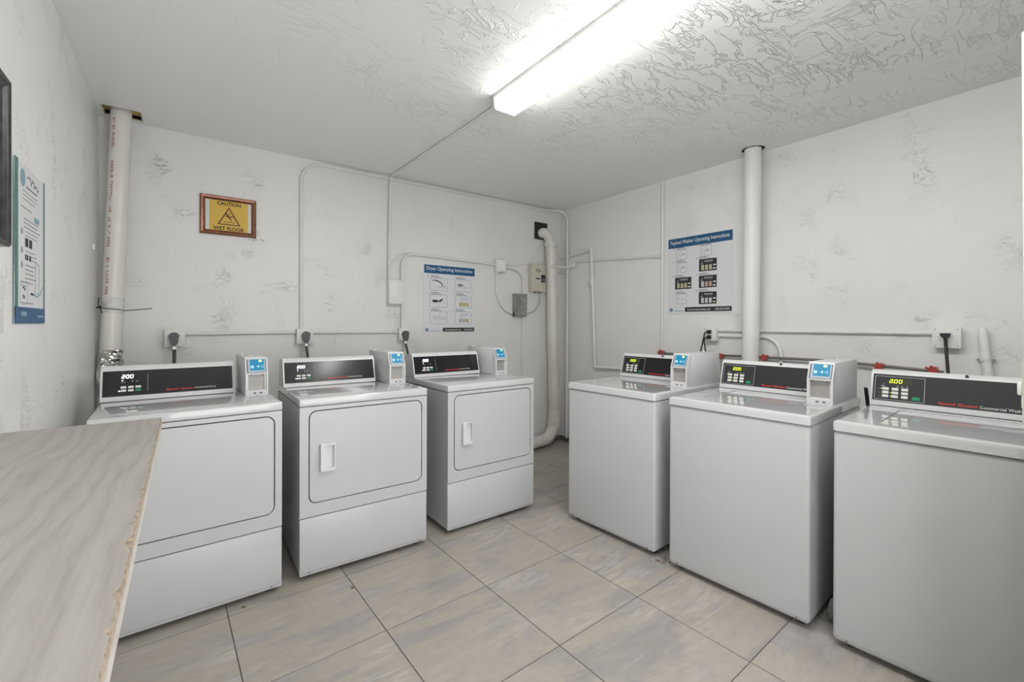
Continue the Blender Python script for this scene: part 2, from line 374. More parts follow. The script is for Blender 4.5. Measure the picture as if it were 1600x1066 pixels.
# ------------------------------------------------------------------ room shell
T = 0.10
floor = struct(MB().box(XL-T, T, YF-T, T, -0.10, -0.003).build('floor', M_GROUT), 'grouted floor under large beige stone tiles')
gx, gy, gs, gt = -2.184, -1.8339, 0.5136, 0.031
def clip(poly, axis, lim, keep_less):
    out = []
    for i in range(len(poly)):
        a, b = poly[i-1], poly[i]
        ia = (a[axis] <= lim) == keep_less; ib = (b[axis] <= lim) == keep_less
        if ia != ib:
            f = (lim-a[axis])/(b[axis]-a[axis]); out.append(tuple(a[k]+f*(b[k]-a[k]) for k in (0, 1)))
        if ib: out.append(b)
    return out
for i in range(-5, 6):
    for j in range(-7, 6):
        g = 0.0022; c, s = math.cos(gt), math.sin(gt); P = []
        for a, b in ((i*gs+g, j*gs+g), ((i+1)*gs-g, j*gs+g), ((i+1)*gs-g, (j+1)*gs-g), (i*gs+g, (j+1)*gs-g)):
            P.append((gx+a*c-b*s, gy+a*s+b*c))
        for ax, lim, less in ((0, 0.0, True), (0, XL, False), (1, 0.0, True), (1, YF, False)):
            P = clip(P, ax, lim, less)
            if not P: break
        if len(P) < 3: continue
        mx = sum(p[0] for p in P)/len(P); my = sum(p[1] for p in P)/len(P)
        MB().prismz([(x-mx, y-my) for x, y in P], -0.006, 0.0).build('tile', M_TILE, floor, (mx, my, 0), smooth=False)

hx0, hx1, hy0, hy1 = -3.765, -3.592, -0.205, -0.058          # broken opening where the drain pipe passes the ceiling
cb = MB()
for a, b, c_, d in ((XL-T, hx0, YF-T, T), (hx1, T, YF-T, T), (hx0, hx1, YF-T, hy0), (hx0, hx1, hy1, T)):
    cb.box(a, b, c_, d, H, H+0.12)
ceiling = struct(cb.build('ceiling', M_CEIL, smooth=False), 'white skip trowel plaster ceiling')
lin = MB()
lin.box(hx0-.01, hx0, hy0-.01, hy1+.01, H+.004, H+.03); lin.box(hx1, hx1+.01, hy0-.01, hy1+.01, H+.004, H+.03)
lin.box(hx0, hx1, hy0-.01, hy0, H+.004, H+.03); lin.box(hx0, hx1, hy1, hy1+.01, H+.004, H+.03); lin.box(hx0-.01, hx1+.01, hy0-.01, hy1+.01, H+.028, H+.04)
lin.build('hole_lining', M_INSUL, ceiling, smooth=False)
rag = MB()                                                     # ragged dark paper edge round the hole
N = 34; lo = []; li = []
for k in range(N):
    f = k/N*4; e = int(f); t = f-e
    x, y = ((hx0+(hx1-hx0)*t, hy0), (hx1, hy0+(hy1-hy0)*t), (hx1-(hx1-hx0)*t, hy1), (hx0, hy1-(hy1-hy0)*t))[e]
    cx_, cy_ = (hx0+hx1)/2, (hy0+hy1)/2
    so = 1.03+R_.random()*.05; si = 0.965-R_.random()*.05
    lo.append((cx_+(x-cx_)*so, cy_+(y-cy_)*so)); li.append((cx_+(x-cx_)*si, cy_+(y-cy_)*si))
rag.v = [(x, y, H-.001) for x, y in lo] + [(x, y, H+.006) for x, y in li]
rag.f = [(i, (i+1) % N, N+(i+1) % N, N+i) for i in range(N)]
rag.build('torn_edge', noisy('torn_edge', (0.03, 0.025, 0.015), (0.45, 0.36, 0.16), 35, 0.9), ceiling)

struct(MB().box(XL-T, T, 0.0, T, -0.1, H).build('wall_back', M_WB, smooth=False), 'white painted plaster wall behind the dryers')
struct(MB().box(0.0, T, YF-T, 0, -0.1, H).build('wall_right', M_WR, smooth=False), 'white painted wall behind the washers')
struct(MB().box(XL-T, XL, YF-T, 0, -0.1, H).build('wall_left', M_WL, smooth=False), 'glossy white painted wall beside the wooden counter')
dx0, dx1, dz1 = -3.55, -1.655, 2.06  # unseen doorway, made wider than its door leaf to add soft daylight fill
struct(MB().box(XL, dx0, YF-T, YF, -0.1, H).box(dx1, 0, YF-T, YF, -0.1, H).box(dx0, dx1, YF-T, YF, dz1, H).build('wall_front', M_WR, smooth=False), 'unseen wall behind the camera, doorway widened to let in more daylight')
struct(MB().box(XL, -0.012, -0.010, 0, 0, 0.055).build('baseboard_back', M_BASE, smooth=False), 'bare dark strip at the foot of the back wall')
struct(MB().box(-0.010, 0, YF, -0.010, 0, 0.055).build('baseboard_right', M_BASE, smooth=False), 'bare dark strip at the foot of the right wall')

# open door, seen edge on at the right border of the view
door = struct(thing('door_1', 'cream painted door standing open, only its edge in view', 'door', (-1.694, -3.543, 0)))
door.rotation_euler = (-.0087, 0, 0)
del door['category']
MB().bbox(0, 0.042, -0.81, 0, 0.01, 2.034, 0.004, 2).build('door_leaf', M_DOOR, door)
MB().box(0.006, 0.036, 0.0, 0.003, 1.04, 1.20).build('latch_plate', M_DOOR, door)
MB().bbox(0.008, 0.034, 0.002, 0.012, 1.118, 1.152, 0.004).bbox(0.010, 0.032, 0.001, 0.005, 1.085, 1.118, 0.002).build('latch_bolt', M_DOOR, door)
MB().tube([(-0.03, -0.07, 1.05), (0.072, -0.07, 1.05)], 0.010).tube([(-0.055, -0.07, 1.05), (-0.03, -0.07, 1.05)], 0.027, 16).tube([(0.072, -0.07, 1.05), (0.097, -0.07, 1.05)], 0.027, 16).build('door_knob', M_STEEL, door)
jm = MB().box(dx0-.05, dx0, YF-T-.01, YF+.012, 0, dz1+.05).box(dx1, dx1+.05, YF-T-.01, YF+.012, 0, dz1+.05).box(dx0, dx1, YF-T-.01, YF+.012, dz1, dz1+.05)
struct(jm.build('trim_1', M_DOOR, smooth=False), 'cream door frame round the unseen widened doorway')

# ------------------------------------------------------------------ ceiling light
LX0, LX1, LY0 = -2.016, -1.868, -1.635
fix = thing('fluorescent_fixture', 'long white fluorescent ceiling light with a lit wraparound lens', 'ceiling light', (0, 0, H))
Llen = 2.44
MB().box(LX0-.004, LX1+.004, LY0-Llen, LY0, -0.018, 0.0).build('mounting_pan', M_LIGHT, fix, smooth=False)
prof = [(LX0, -.018), (LX0+.004, -.062), (LX0+.012, -.075), (LX1-.012, -.075), (LX1-.004, -.062), (LX1, -.018)]
lens = MB().prism(prof, LY0-Llen+.012, LY0-.012).build('diffuser_lens', M_LENS, fix, smooth=False)
lens.data.materials.append(M_LENSS)                            # the ribbed sides give off less than the bottom
for f_ in lens.data.polygons:
    if abs(f_.normal.x) > 0.9: f_.material_index = 1
capp = [(LX0-.003, -.004), (LX0+.001, -.064), (LX0+.010, -.078), (LX1-.010, -.078), (LX1-.001, -.064), (LX1+.003, -.004)]
for y in (LY0-.012, LY0-Llen): MB().prism(capp, y, y+.012).build('end_cap', M_LIGHT, fix, smooth=False)

# ------------------------------------------------------------------ machines
TILT = math.atan2(0.041, 0.149)
def payment_box(parent, u0, u1, v0, zb, vb, sticker=True):
    zk, zt = 1.031, 1.112; vt = v0+.036
    b = MB()
    cheek = [(v0, zb), (v0, zk), (vt, zt), (vt+.012, zt), (vt+.012, zb)]
    b.prismx(cheek, u0, u0+.0065); b.prismx(cheek, u1-.0065, u1)
    b.bbox(u0, u1, vt+.010, vb, zb, zt, .003, 2)
    b.prismx([(v0+.001, zk-.007), (v0-.001, zk+.002), (v0+.006, zk+.004), (v0+.03, zk-.007)], u0+.004, u1-.004)
    b.prismx([(v0+.001, zb), (v0+.001, zb+.024), (v0+.008, zb+.028), (vt+.012, zb+.028), (vt+.012, zb)], u0+.004, u1-.004)
    b.prismx([(vt-.004, zt-.008), (vt, zt), (vt+.012, zt), (vt+.012, zt-.008)], u0+.004, u1-.004)
    p = b.build('payment_box', M_PLAST, parent); p['label'] = 'white card payment box with a small blue screen'
    wdt = u1-u0; cx = (u0+u1)/2
    MB().box(u0+.012, u1-.016, v0+.022, v0+.040, zb+.028, zk-.006).build('steel_plate', M_STEEL, p, smooth=False)
    MB().box(u0+.0065, u0+.012, v0+.004, v0+.046, zb+.028, zk-.007).build('recess_side', M_PLAST, p, smooth=False)
    MB().box(u1-.016, u1-.0065, v0+.012, v0+.046, zb+.028, zk-.007).build('recess_side', M_PLAST, p, smooth=False)
    for du in (-.016, .012): MB().box(cx+du, cx+du+.012, v0-.0004, v0+.004, zb+.008, zb+.014).build('return_slot', M_GAP, p, smooth=False)
    for uu in (u0+.020, u1-.028): MB().box(uu, uu+.007, v0+.0005, v0+.003, zk-.013, zk-.009).build('lock_tab', M_GAP, p, smooth=False)
    # tilted screen face
    L = math.hypot(.036, zt-zk); a = -math.atan2(.036, zt-zk); loc = (u0, v0, zk)
    x0, x1 = .0075, wdt-.0075
    MB().box(x0, x1, .0015, .006, .004, L-.004).build('screen_bezel', M_SCRB, p, loc, (a, 0, 0), smooth=False)
    MB().box(x0+.006, x1-.004, .0005, .0016, .006, L-.008).build('screen_surround', M_SCRG, p, loc, (a, 0, 0), smooth=False)
    MB().box(x0+.014, x1-.009, 0, .0006, .016, L-.011).build('screen', M_SCR, p, loc, (a, 0, 0), smooth=False)
    ic = MB().prism(rr(x0+.017, x0+.032, .028, .044, .003, 3), -.0006, 0)
    ic.prism([(x0+.043, .037), (x0+.056, .046), (x0+.056, .029)], -.0006, 0)
    for k in (0, 1, 2):
        r = .006+.006*k; ic.line([(x0+.058+r*math.cos(t), .037+r*math.sin(t)) for t in (-.6, -.3, 0, .3, .6)], .0018, -.0006, 0)
    ic.build('screen_icon', M_SCRI, p, loc, (a, 0, 0), smooth=False)
    MB().prism(rr(x0+.055, x0+.070, L-.026, L-.014, .004, 3), -.0006, 0).build('status_light', M_SCRL, p, loc, (a, 0, 0), smooth=False)
    MB().prism(rr(x0+.019, x1-.014, .0065, .0155, .003, 3), -.0008, .0006).build('card_slot', M_SCRG, p, loc, (a, 0, 0), smooth=False)
    MB().tube([(u0+.025, vb-.05, zt), (u0+.025, vb-.05, zt+.010)], .006, 10).build('lock', M_CLAMP, p)
    if sticker:
        MB().box(u0+.012, u1-.004, v0-.085, v0-.045, zb, zb+.0006).build('sticker', M_STICK, parent, smooth=False)
    return p

def console(parent, u0, u1, v0, z0, kind, black):
    dv, dz = .041, .152
    prof = [(v0, z0-.008), (v0, z0), (v0+dv*.92, z0+dz*.92), (v0+dv+.004, z0+dz*.985), (v0+dv+.014, z0+dz+.006), (v0+dv+.028, z0+dz+.006), (v0+dv+.10, z0+dz-.006), (v0+.165, z0+dz-.03), (v0+.175, z0-.008)]
    con = MB().prismx(prof, u0, u1).build('console', M_PLAST, parent)
    loc = (u0, v0, z0); a = (-TILT, 0, 0); W = u1-u0
    s0, s1 = (.015, .139) if kind == 'dryer' else (.016, .143)
    MB().box(.008, W-.008, -.0012, .003, s0, s1).build('control_panel', black, con, loc, a, smooth=False)
    y = -.0014
    if kind == 'dryer':
        ink = MB(); ink.box(.174, .1755, y-.0004, y, s0+.018, s1-.018); ink.build('panel_divider', M_LINE, con, loc, a, smooth=False)
        d = MB(); x = .077
        for ch in '200': seven(d, ch, x, .102, .0095, .0155, y-.0005, y, .0030); x += .0155
        d.disc(.079, .091, .003, y-.0005, y); d.build('display_digit', M_LEDW, con, loc, a, smooth=False)
        tri = MB()
        for x in (.112, .129): tri.prism([(x, .082), (x+.009, .082), (x+.0045, .091)], y-.0003, y)
        tri.box(.074, .090, y-.0003, y, .080, .083); tri.build('panel_icon', M_GINK, con, loc, a, smooth=False)
        for r_, zz in ((0, .052), (1, .036)):
            for c_ in range(3):
                x = .073 + c_*.0275
                MB().prism(rr(x, x+.021, zz, zz+.0105, .002, 2), y-.001, y).build('button', M_GREEN if (r_ == 1 and c_ == 2) else M_BTN, con, loc, a, smooth=False)
        MB().disc(.068, .0405, .003, y-.001, y).build('indicator_light', M_LEDW, con, loc, a, smooth=False)
        lettering('Speed Queen', .246, 0, .113, .0125, 0, M_RED, con, .022, .12, fl(loc, .246, y-.0003, .0255), a)
        lettering('Commercial Dryer', .364, 0, .094, .0115, 0, M_WINK, con, .0, 0, fl(loc, .364, y-.0003, .0265), a)
    else:
        fr = MB(); o_ = rr(.015, .194, s0+.005, s1-.009, .002, 1); i_ = rr(.0175, .1915, s0+.0075, s1-.0115, .002, 1); fr.ring(o_, i_, y-.0004, y)
        fr.build('panel_outline', M_LINE, con, loc, a, smooth=False)
        MB().box(.062, .150, y-.0002, y, .100, .124).build('display_window', M_LEDG, con, loc, a, smooth=False)
        d = MB(); x = .070
        for k, ch in enumerate('200'):
            seven(d, ch, x, .104, .0095, .0155, y-.0008, y-.0003, .0026); x += .0165
        d.disc(.0825, .1045, .0016, y-.0008, y-.0003); d.build('display_digit', M_LEDY, con, loc, a, smooth=False)
        tri = MB()
        for x in (.094, .111, .128): tri.prism([(x, .083), (x+.010, .083), (x+.005, .095)], y-.0003, y)
        tri.prism([(.036, .083), (.056, .083), (.050, .090), (.042, .090)], y-.0003, y).disc(.048, .096, .003, y-.0003, y)
        for k in range(3):
            for q in range(2): tri.box(.028, .040, y-.0003, y, .0745-k*.0185-q*.006, .0755-k*.0185-q*.006)
        tri.build('panel_icon', M_GINK, con, loc, a, smooth=False)
        for c_ in range(3):
            for r_ in range(3):
                x = .044+c_*.0345; z_ = .068-r_*.0175
                MB().prism(rr(x, x+.024, z_, z_+.0125, .002, 2), y-.001, y).build('button', M_BTN, con, loc, a, smooth=False)
        led = MB(); led.disc(.0405, .074, .0018, y-.0008, y).disc(.075, .0565, .0018, y-.0008, y).disc(.075, .039, .0018, y-.0008, y)
        led.build('indicator_light', M_LEDY, con, loc, a, smooth=False)
        MB().prism(rr(.151, .178, .030, .045, .002, 2), y-.001, y).build('button', M_GREEN, con, loc, a, smooth=False)
        lettering('Speed Queen', .238, 0, .122, .0145, 0, M_RED, con, .022, .12, fl(loc, .238, y-.0003, .021), a)
        lettering('Commercial Washer', .366, 0, .130, .0125, 0, M_WINK, con, .0, 0, fl(loc, .366, y-.0003, .0225), a)
        s_ = .158; MB().disc(.325, s_, .0055, -.004, .01).build('screw_hole', M_RUB, con, loc, a, smooth=False)
    return con
def fl(loc, u, y, s):                     # a point on the tilted console face
    c, n = math.cos(-TILT), math.sin(-TILT)
    return (loc[0]+u, loc[1]+y*c-s*n, loc[2]+y*n+s*c)

def feet(t, W, D):
    for x in (.05, W-.05):
        for y in (.06, D-.06):
            MB().tube([(x, y, 0), (x, y, .008), (x, y, .0081), (x, y, .04)], [.02, .02, .009, .009], 12).build('leg', M_RUB, t)
def dryer(loc, rz, label):
    t = thing('dryer', label, 'dryer', (*loc, 0), rz, 'coin laundry dryers along the back wall')
    W, D, zb, zp, zs, zl = .683, .71, .0286, .316, .8757, .9164
    MB().box(0, W, .016, D, zb+.006, zs-.004).build('cabinet', M_ENAM, t)
    lo = rr(0, W, zp+.0025, zs-.0025, .004, 8); dl = rr(.047, .648, .388, .848, .034, 8)
    MB().ring(lo, rr(.0415, .6535, .3825, .8535, .0395, 8), 0, .018).build('front_panel', M_ENAM, t)
    MB().prism(rr(.04, .655, .381, .855, .03, 4), .0125, .0155).build('door_gasket', M_GAP, t, smooth=False)
    d = MB().prism(dl, -.001, .012).build('door', M_ENAM, t)
    h = MB(); hz0, hz1 = .541, .681
    h.ring(rr(.094, .166, hz0, hz1, .004, 4), rr(.121, .161, hz0+.014, hz1-.008, .008, 4), -.020, 0)
    h.prism([(.094, hz0+.002), (.121, hz0+.012), (.121, hz1-.008), (.094, hz1-.002)], -.026, -.016)
    h.build('handle', M_PLAST, d)
    MB().box(.119, .163, -.0016, .0, hz0+.01, hz1-.006).build('handle_recess', M_PLAST, d, smooth=False)
    for z in (.445, .775): MB().box(.6475, .6515, -.002, .01, z, z+.05).build('hinge', M_GAP, d, smooth=False)
    lp = MB().bbox(0, W, 0, .02, zb, zp-.0025, .004, 2).build('lower_panel', M_ENAM, t)
    MB().prismx([(-.0012, zb+.016), (.002, zb-.001), (.02, zb-.001), (.02, zb+.016)], .006, W-.006).build('base_strip', M_STRIP, t)
    for x in (.045, W-.045): MB().disc(x, zb+.010, .004, -.0035, .0).build('screw', M_SCREW, t)
    MB().bbox(-.002, W+.002, -.004, D, zs, zl, .007, 3).build('top', M_TOP, t)
    console(t, -.004, .536, .469, .926, 'dryer', M_BLACK)
    payment_box(t, .568, .672, .30, zl-.0005, .70)
    feet(t, W, D); return t
d1 = dryer((-3.6859, -1.3019), .0258, 'white dryer nearest the left wall, partly hidden by the wooden counter')
d2 = dryer((-2.9218, -1.2661), -.0176, 'white dryer standing between the other two dryers, door and handle in full view')
d3 = dryer((-2.0906, -1.2616), .0131, 'white dryer nearest the room corner, below the dryer instructions poster')

def washer(loc, rz, label, charcoal):
    t = thing('washer', label, 'washing machine', (*loc, 0), -PI/2+rz, 'top loading washers along the right wall')
    W, D, zb, zs, zl = .6556, .79, .0286, .870, .9106
    MB().bbox(.002, W-.002, 0.0, D, zb, zs-.003, .014, 4).build('cabinet', M_ENAM, t)
    MB().prismx([(-.0008, zb+.018), (.006, zb-.001), (.03, zb-.001), (.03, zb+.018)], .012, W-.012).build('base_strip', M_STRIP, t)
    for x in (.05, W-.05): MB().disc(x, zb+.010, .004, -.0035, .002).build('screw', M_SCREW, t)
    # top deck with a sunk lid
    LU0, LU1, LV0, LV1 = .130, .520, .105, .50
    b = MB()
    lo = [(x, y) for x, y in rr(.02, W-.02, .012, D-.012, .004, 6)]
    li = [(x, y) for x, y in rr(LU0, LU1, LV0, LV1, .03, 6)]
    n = len(lo); b.v = [(x, y, zl) for x, y in lo] + [(x, y, zl) for x, y in li] + [(x, y, zl-.006) for x, y in li]
    b.f = [(i, (i+1) % n, n+(i+1) % n, n+i) for i in range(n)] + [(n+i, n+(i+1) % n, 2*n+(i+1) % n, 2*n+i) for i in range(n)]
    # rounded skirt
    for ex, ez in (((.020, .012), 0), ((.010, .004), -.0012), ((.002, -.003), -.006), ((0, -.005), -.012), ((0, -.005), zs-zl)):
        pass
    rings = [(.020, .012, 0), (.009, .003, -.0012), (.002, -.0035, -.006), (0, -.005, -.013), (0, -.005, zs-zl), (.01, .01, zs-zl)]
    base = len(b.v)
    for ex, ey, ez in rings: b.v += [(x, y, zl+ez) for x, y in rr(ex, W-ex, ey, D-.0-ex*.6, .012, 6)]
    for k in range(len(rings)-1):
        for i in range(n): b.f.append((base+k*n+i, base+k*n+(i+1) % n, base+(k+1)*n+(i+1) % n, base+(k+1)*n+i))
    b.build('top', M_TOP, t)
    MB().prismz(rr(LU0+.0035, LU1-.0035, LV0+.0035, LV1-.0035, .027, 6), zl-.03, zl-.0025).build('lid', M_TOP, t)
    MB().prismz(rr(LU0-.01, LU1+.01, LV0-.01, LV1+.01, .03, 4), zl-.034, zl-.0075).build('lid_seal', M_STRIP, t)
    console(t, .009, .528, .553, .921, 'washer', charcoal)
    payment_box(t, .530, .638, .365, zl-.0005, .785)
    feet(t, W, D); return t
w1 = washer((-1.3272, -1.5146), .0535, 'white washer nearest the room corner, under the washer instructions poster', M_BLACK)
w2 = washer((-1.3038, -2.261), .0521, 'white washer standing between the other two washers', M_BLACKG)
w3 = washer((-1.2754, -2.9951), .0572, 'large nearest white washer, cut off by the right edge', M_BLACKG)

# ------------------------------------------------------------------ wooden counter
cz = 0.995
ct = thing('counter', 'pale wood laminate counter board with a chipped front edge', 'counter', (XL+.001, 0, cz))
ex = .358; cy0, cy1 = -4.30, -1.872
edge = []; y = cy1; rc = random.Random(3)
while y > cy0:
    edge.append((ex-.0016-(rc.random()**6)*.010, y)); y -= .003+rc.random()*.014
edge[0] = (ex-.001, cy1)
MB().prismz([(0, cy1)] + edge + [(ex-.002, cy0), (0, cy0)][0:2], -.0012, 0).build('laminate', M_WOOD, ct, smooth=False)
MB().box(0, ex-.0005, cy0, cy1+.0005, -.024, -.0012).build('core_board', M_CHIP, ct, smooth=False)
MB().box(ex-.0005, ex+.0008, cy0, cy1, -.032, -.013).box(0, ex-.0005, cy1+.0005, cy1+.0018, -.030, -.004).build('edge_band', M_BAND, ct, smooth=False)
for y in (-2.35, -3.45):
    MB().box(0.0, .30, y-.012, y+.012, -.032, -.024).box(0, .012, y-.012, y+.012, -.30, -.024).prism([(.012, -.26), (.03, -.26), (.27, -.032), (.24, -.032)], y-.008, y+.008).build('bracket', M_PLAST, ct, smooth=False)

# ------------------------------------------------------------------ left wall: poster and picture frame (local x = world +y, facing +x)
lp = thing('notice_poster', 'curled notice with teal edges and blue foot on left wall', 'poster', (XL, -1.515, 1.292), PI/2)
PW, PH = .352, .508
sh = MB(); nx, nz = 10, 10
for j in range(nz+1):
    for i in range(nx+1):
        x = -PW/2+PW*i/nx; z = PH*j/nz; sh.v.append((x, -.0030-.0012*math.sin(i*.9+j*.35)*(j/nz), z))
sh.f = [(j*(nx+1)+i, j*(nx+1)+i+1, (j+1)*(nx+1)+i+1, (j+1)*(nx+1)+i) for j in range(nz) for i in range(nx)]
so = sh.build('sheet', M_PAPER, lp); sm = so.modifiers.new('thickness', 'SOLIDIFY'); sm.thickness = .0012
yp = -.0066
MB().box(-PW/2, -PW/2+.028, yp, -.004, .02, PH).build('side_stripe', M_TEAL, lp, smooth=False)
MB().box(PW/2-.020, PW/2, yp, -.004, .02, PH).build('side_stripe', M_TEAL, lp, smooth=False)
MB().box(-PW/2, PW/2, yp-.0002, -.004, 0, .052).build('foot_banner', M_BLUE, lp, smooth=False)
MB().box(-.118, -.058, yp-.0006, yp-.0002, .024, .038).box(.07, .155, yp-.0006, yp-.0002, .020, .028).build('footer_print', M_PALEB, lp, smooth=False)
MB().box(-PW/2+.028, PW/2-.020, -.0062, -.0035, .052, PH-.003).build('paper_face', M_PAPER, lp, smooth=False)
yq = -.0063
def bars(mb, x, z, wd, n, dz, th, y, rnd, jitter=.3):
    for k in range(n): mb.box(x, x+wd*(1-rnd.random()*jitter), y-.0003, y, z-k*dz-th, z-k*dz)
rp = random.Random(11); pr = MB()
bars(pr, -.10, .425, .20, 3, .013, .003, yq, rp); bars(pr, -.115, .372, .12, 1, .01, .004, yq, rp, 0)
bars(pr, -.085, .338, .20, 3, .013, .004, yq, rp); bars(pr, -.07, .298, .18, 2, .013, .003, yq, rp)
bars(pr, -.07, .235, .14, 3, .012, .003, yq, rp); bars(pr, -.07, .190, .13, 5, .014, .004, yq, rp); bars(pr, -.12, .132, .09, 2, .01, .003, yq, rp); bars(pr, -.12, .068, .18, 1, .01, .004, yq, rp)
pr.build('small_print', M_LINE, lp, smooth=False)
MB().disc(-.098, .462, .028, yq-.0004, yq, 20).build('round_logo', M_PALEB, lp, smooth=False)
for zz in (.292, .232, .186): MB().disc(-.108, zz, .011, yq-.0004, yq).build('bullet_dot', M_PALEB, lp, smooth=False)
for k in range(3): MB().disc(.045+k*.022, .352, .011, yq-.0004, yq).build('bullet_dot', M_PALEB, lp, smooth=False)
rs = random.Random(5); sc = []; x = -.052
while x < .095: sc.append((x, .468+rs.uniform(-.014, .014))); x += .008
ttl = MB().line(sc, .005, yq-.0004, yq).box(-.06, .07, yq-.0004, yq, .438, .444).build('title_scrawl', M_GINK, lp, smooth=False)
pc = MB().box(-.072, -.038, yq-.0004, yq, .248, .276).box(-.026, .008, yq-.0004, yq, .248, .276).box(-.072, -.062, yq-.0004, yq, .205, .222).box(-.055, -.04, yq-.0004, yq, .205, .222).box(-.025, -.005, yq-.0004, yq, .205, .222)
pc.line([(-.10, .112), (-.085, .118), (-.08, .105), (-.07, .115)], .004, yq-.0004, yq).line([(-.10, .082), (-.09, .092), (-.085, .078), (-.075, .088)], .004, yq-.0004, yq).box(-.01, .03, yq-.0004, yq, .094, .101)
pc.build('picture_block', M_KINK, lp, smooth=False)
bx = MB().ring(rr(-.125, -.045, .060, .135, .002, 1), rr(-.1235, -.0465, .0615, .1335, .002, 1), yq-.0004, yq)
bx.line([(.05, .21), (.05, .12), (.045, .105), (.06, .10), (.095, .105), (.098, .20), (.05, .21)], .003, yq-.0004, yq).line([(.03, .096), (.07, .092), (.11, .10), (.145, .13)], .005, yq-.0004, yq)
bx.build('diagram_line', M_PALEB, lp, smooth=False)

pf = thing('picture_frame', 'black ribbed picture frame cut off at the left border', 'frame', (XL, -2.04, 1.507), PI/2)
FW, FH = .45, .465
def mitred(parent, x0, x1, z0, z1, wd, dep, m, prof, name='frame_rail'):
    # prof: list of (t across width 0..1 from outer edge, depth)
    for side in range(4):
        b = MB(); n = len(prof)
        for end in (0, 1):
            for t, d in prof:
                k = t*wd
                if side == 0: p = ((x0+k) if end == 0 else (x1-k), -d, z0+k)
                elif side == 1: p = (x1-k, -d, (z0+k) if end == 0 else (z1-k))
                elif side == 2: p = ((x1-k) if end == 0 else (x0+k), -d, z1-k)
                else: p = (x0+k, -d, (z1-k) if end == 0 else (z0+k))
                b.v.append(p)
        b.f = [(i, (i+1) % n, n+(i+1) % n, n+i) for i in range(n)] + [tuple(range(n)), tuple(range(2*n-1, n-1, -1))]
        b.build(name, m, parent, smooth=False)
mitred(pf, -FW/2, FW/2, 0, FH, .036, .02, M_FRBLK, [(0, 0), (0, .02), (.15, .026), (.38, .022), (.45, .018), (.55, .021), (.8, .014), (1, .010), (1, 0)])
MB().box(-FW/2+.03, FW/2-.03, -.006, -.002, .03, FH-.03).build('mount', M_PAPER, pf, smooth=False)
swp = MB().bbox(-1.90, -1.80, 0, .006, 0, .155, .003, 2)
sw = thing('blank_plate', 'white blank cover plate under the black frame', 'cover plate', (XL, 0, 1.266), PI/2)
MB().bbox(-1.90, -1.80, -.007, 0, 0, .155, .003, 2).build('plate', M_WL, sw)

# ------------------------------------------------------------------ caution sign (back wall)
cs = thing('caution_sign', 'framed yellow CAUTION WET FLOOR sign on the back wall', 'sign', (-3.1325, 0, 1.903))
mitred(cs, -.166, .166, 0, .268, .031, .02, M_FRAME, [(0, 0), (0, .012), (.25, .022), (.6, .020), (1, .009), (1, 0)])
MB().box(-.137, .137, -.007, -.001, .028, .240).build('mount', M_MATB, cs, smooth=False)
MB().box(-.112, .115, -.0075, -.0065, .030, .238).build('sign_card', M_YEL, cs, smooth=False)
lettering('CAUTION', -.068, .206, .140, .024, -.0078, M_OLIVE, cs, .034)
lettering('WET FLOOR', -.090, .034, .182, .026, -.0078, M_OLIVE, cs, .034)
def tri_loop(s): return [(-.064*s, .076+(.118-.076)*(1-s)), (.066*s, .076+(.118-.076)*(1-s)), (.001, .196-(.196-.118)*(1-s))]
MB().ring([(-.067, .072), (.069, .072), (.001, .198)], [(-.054, .079), (.056, .079), (.001, .184)], -.0082, -.0075).build('warning_triangle', M_BROWN, cs, smooth=False)
fg = MB(); yy = (-.0082, -.0075)
fg.disc(-.016, .150, .0065, *yy); fg.line([(-.012, .143), (.006, .122)], .012, *yy); fg.line([(-.006, .140), (.004, .150), (.012, .156)], .004, *yy)
fg.line([(-.006, .136), (-.014, .130), (-.022, .134)], .004, *yy); fg.line([(.004, .124), (.016, .134), (.030, .130)], .006, *yy); fg.line([(.004, .122), (.014, .112), (.012, .102)], .006, *yy); fg.line([(-.032, .092), (.034, .092)], .004, *yy)
fg.build('slipping_figure', M_BROWN, cs, smooth=False)

# ------------------------------------------------------------------ instruction posters
def poster_base(name, label, loc, rz, W, Hh):
    t = thing(name, label, 'poster', loc, rz)
    b = MB(); n = 8
    b.bbox(0, W, -.003, -.0005, 0, Hh, .0008, 1).build('sheet', M_PAPER, t, smooth=False)
    return t
def footer(t, W, x0, z0, z1):
    y = -.003
    MB().box(x0, W-.012, y-.0004, y, z0, z1).build('footer_banner', M_KINK, t, smooth=False)
    h = (z1-z0)*.42; zz = z0+(z1-z0)*.28
    lettering('CommercialLaundries.com', x0+.022, zz, (W-x0)*.50, h, y-.0006, M_WINK, t, .014)
    lettering('1-855-254-WASH', x0+(W-x0)*.64, zz, (W-x0)*.29, h, y-.0006, M_WINK, t, .014)
    lg = MB().disc(.035, z0+.018, .015, y-.0003, y, 18); lg.build('round_logo', M_BLUE, t, smooth=False)
    MB().line([(.028, z0+.012), (.036, z0+.022), (.043, z0+.016)], .004, y-.0006, y-.0003).build('logo_swirl', M_WINK, t, smooth=False)
    MB().box(.06, x0-.018, y-.0003, y, z0+.006, z0+.011).build('logo_print', M_PALEB, t, smooth=False)
def caption(mb, x, z, wd, rnd):
    mb.box(x, x+wd*.75, -.0034, -.003, z+.012, z+.018); mb.box(x, x+wd, -.0034, -.003, z, z+.005)

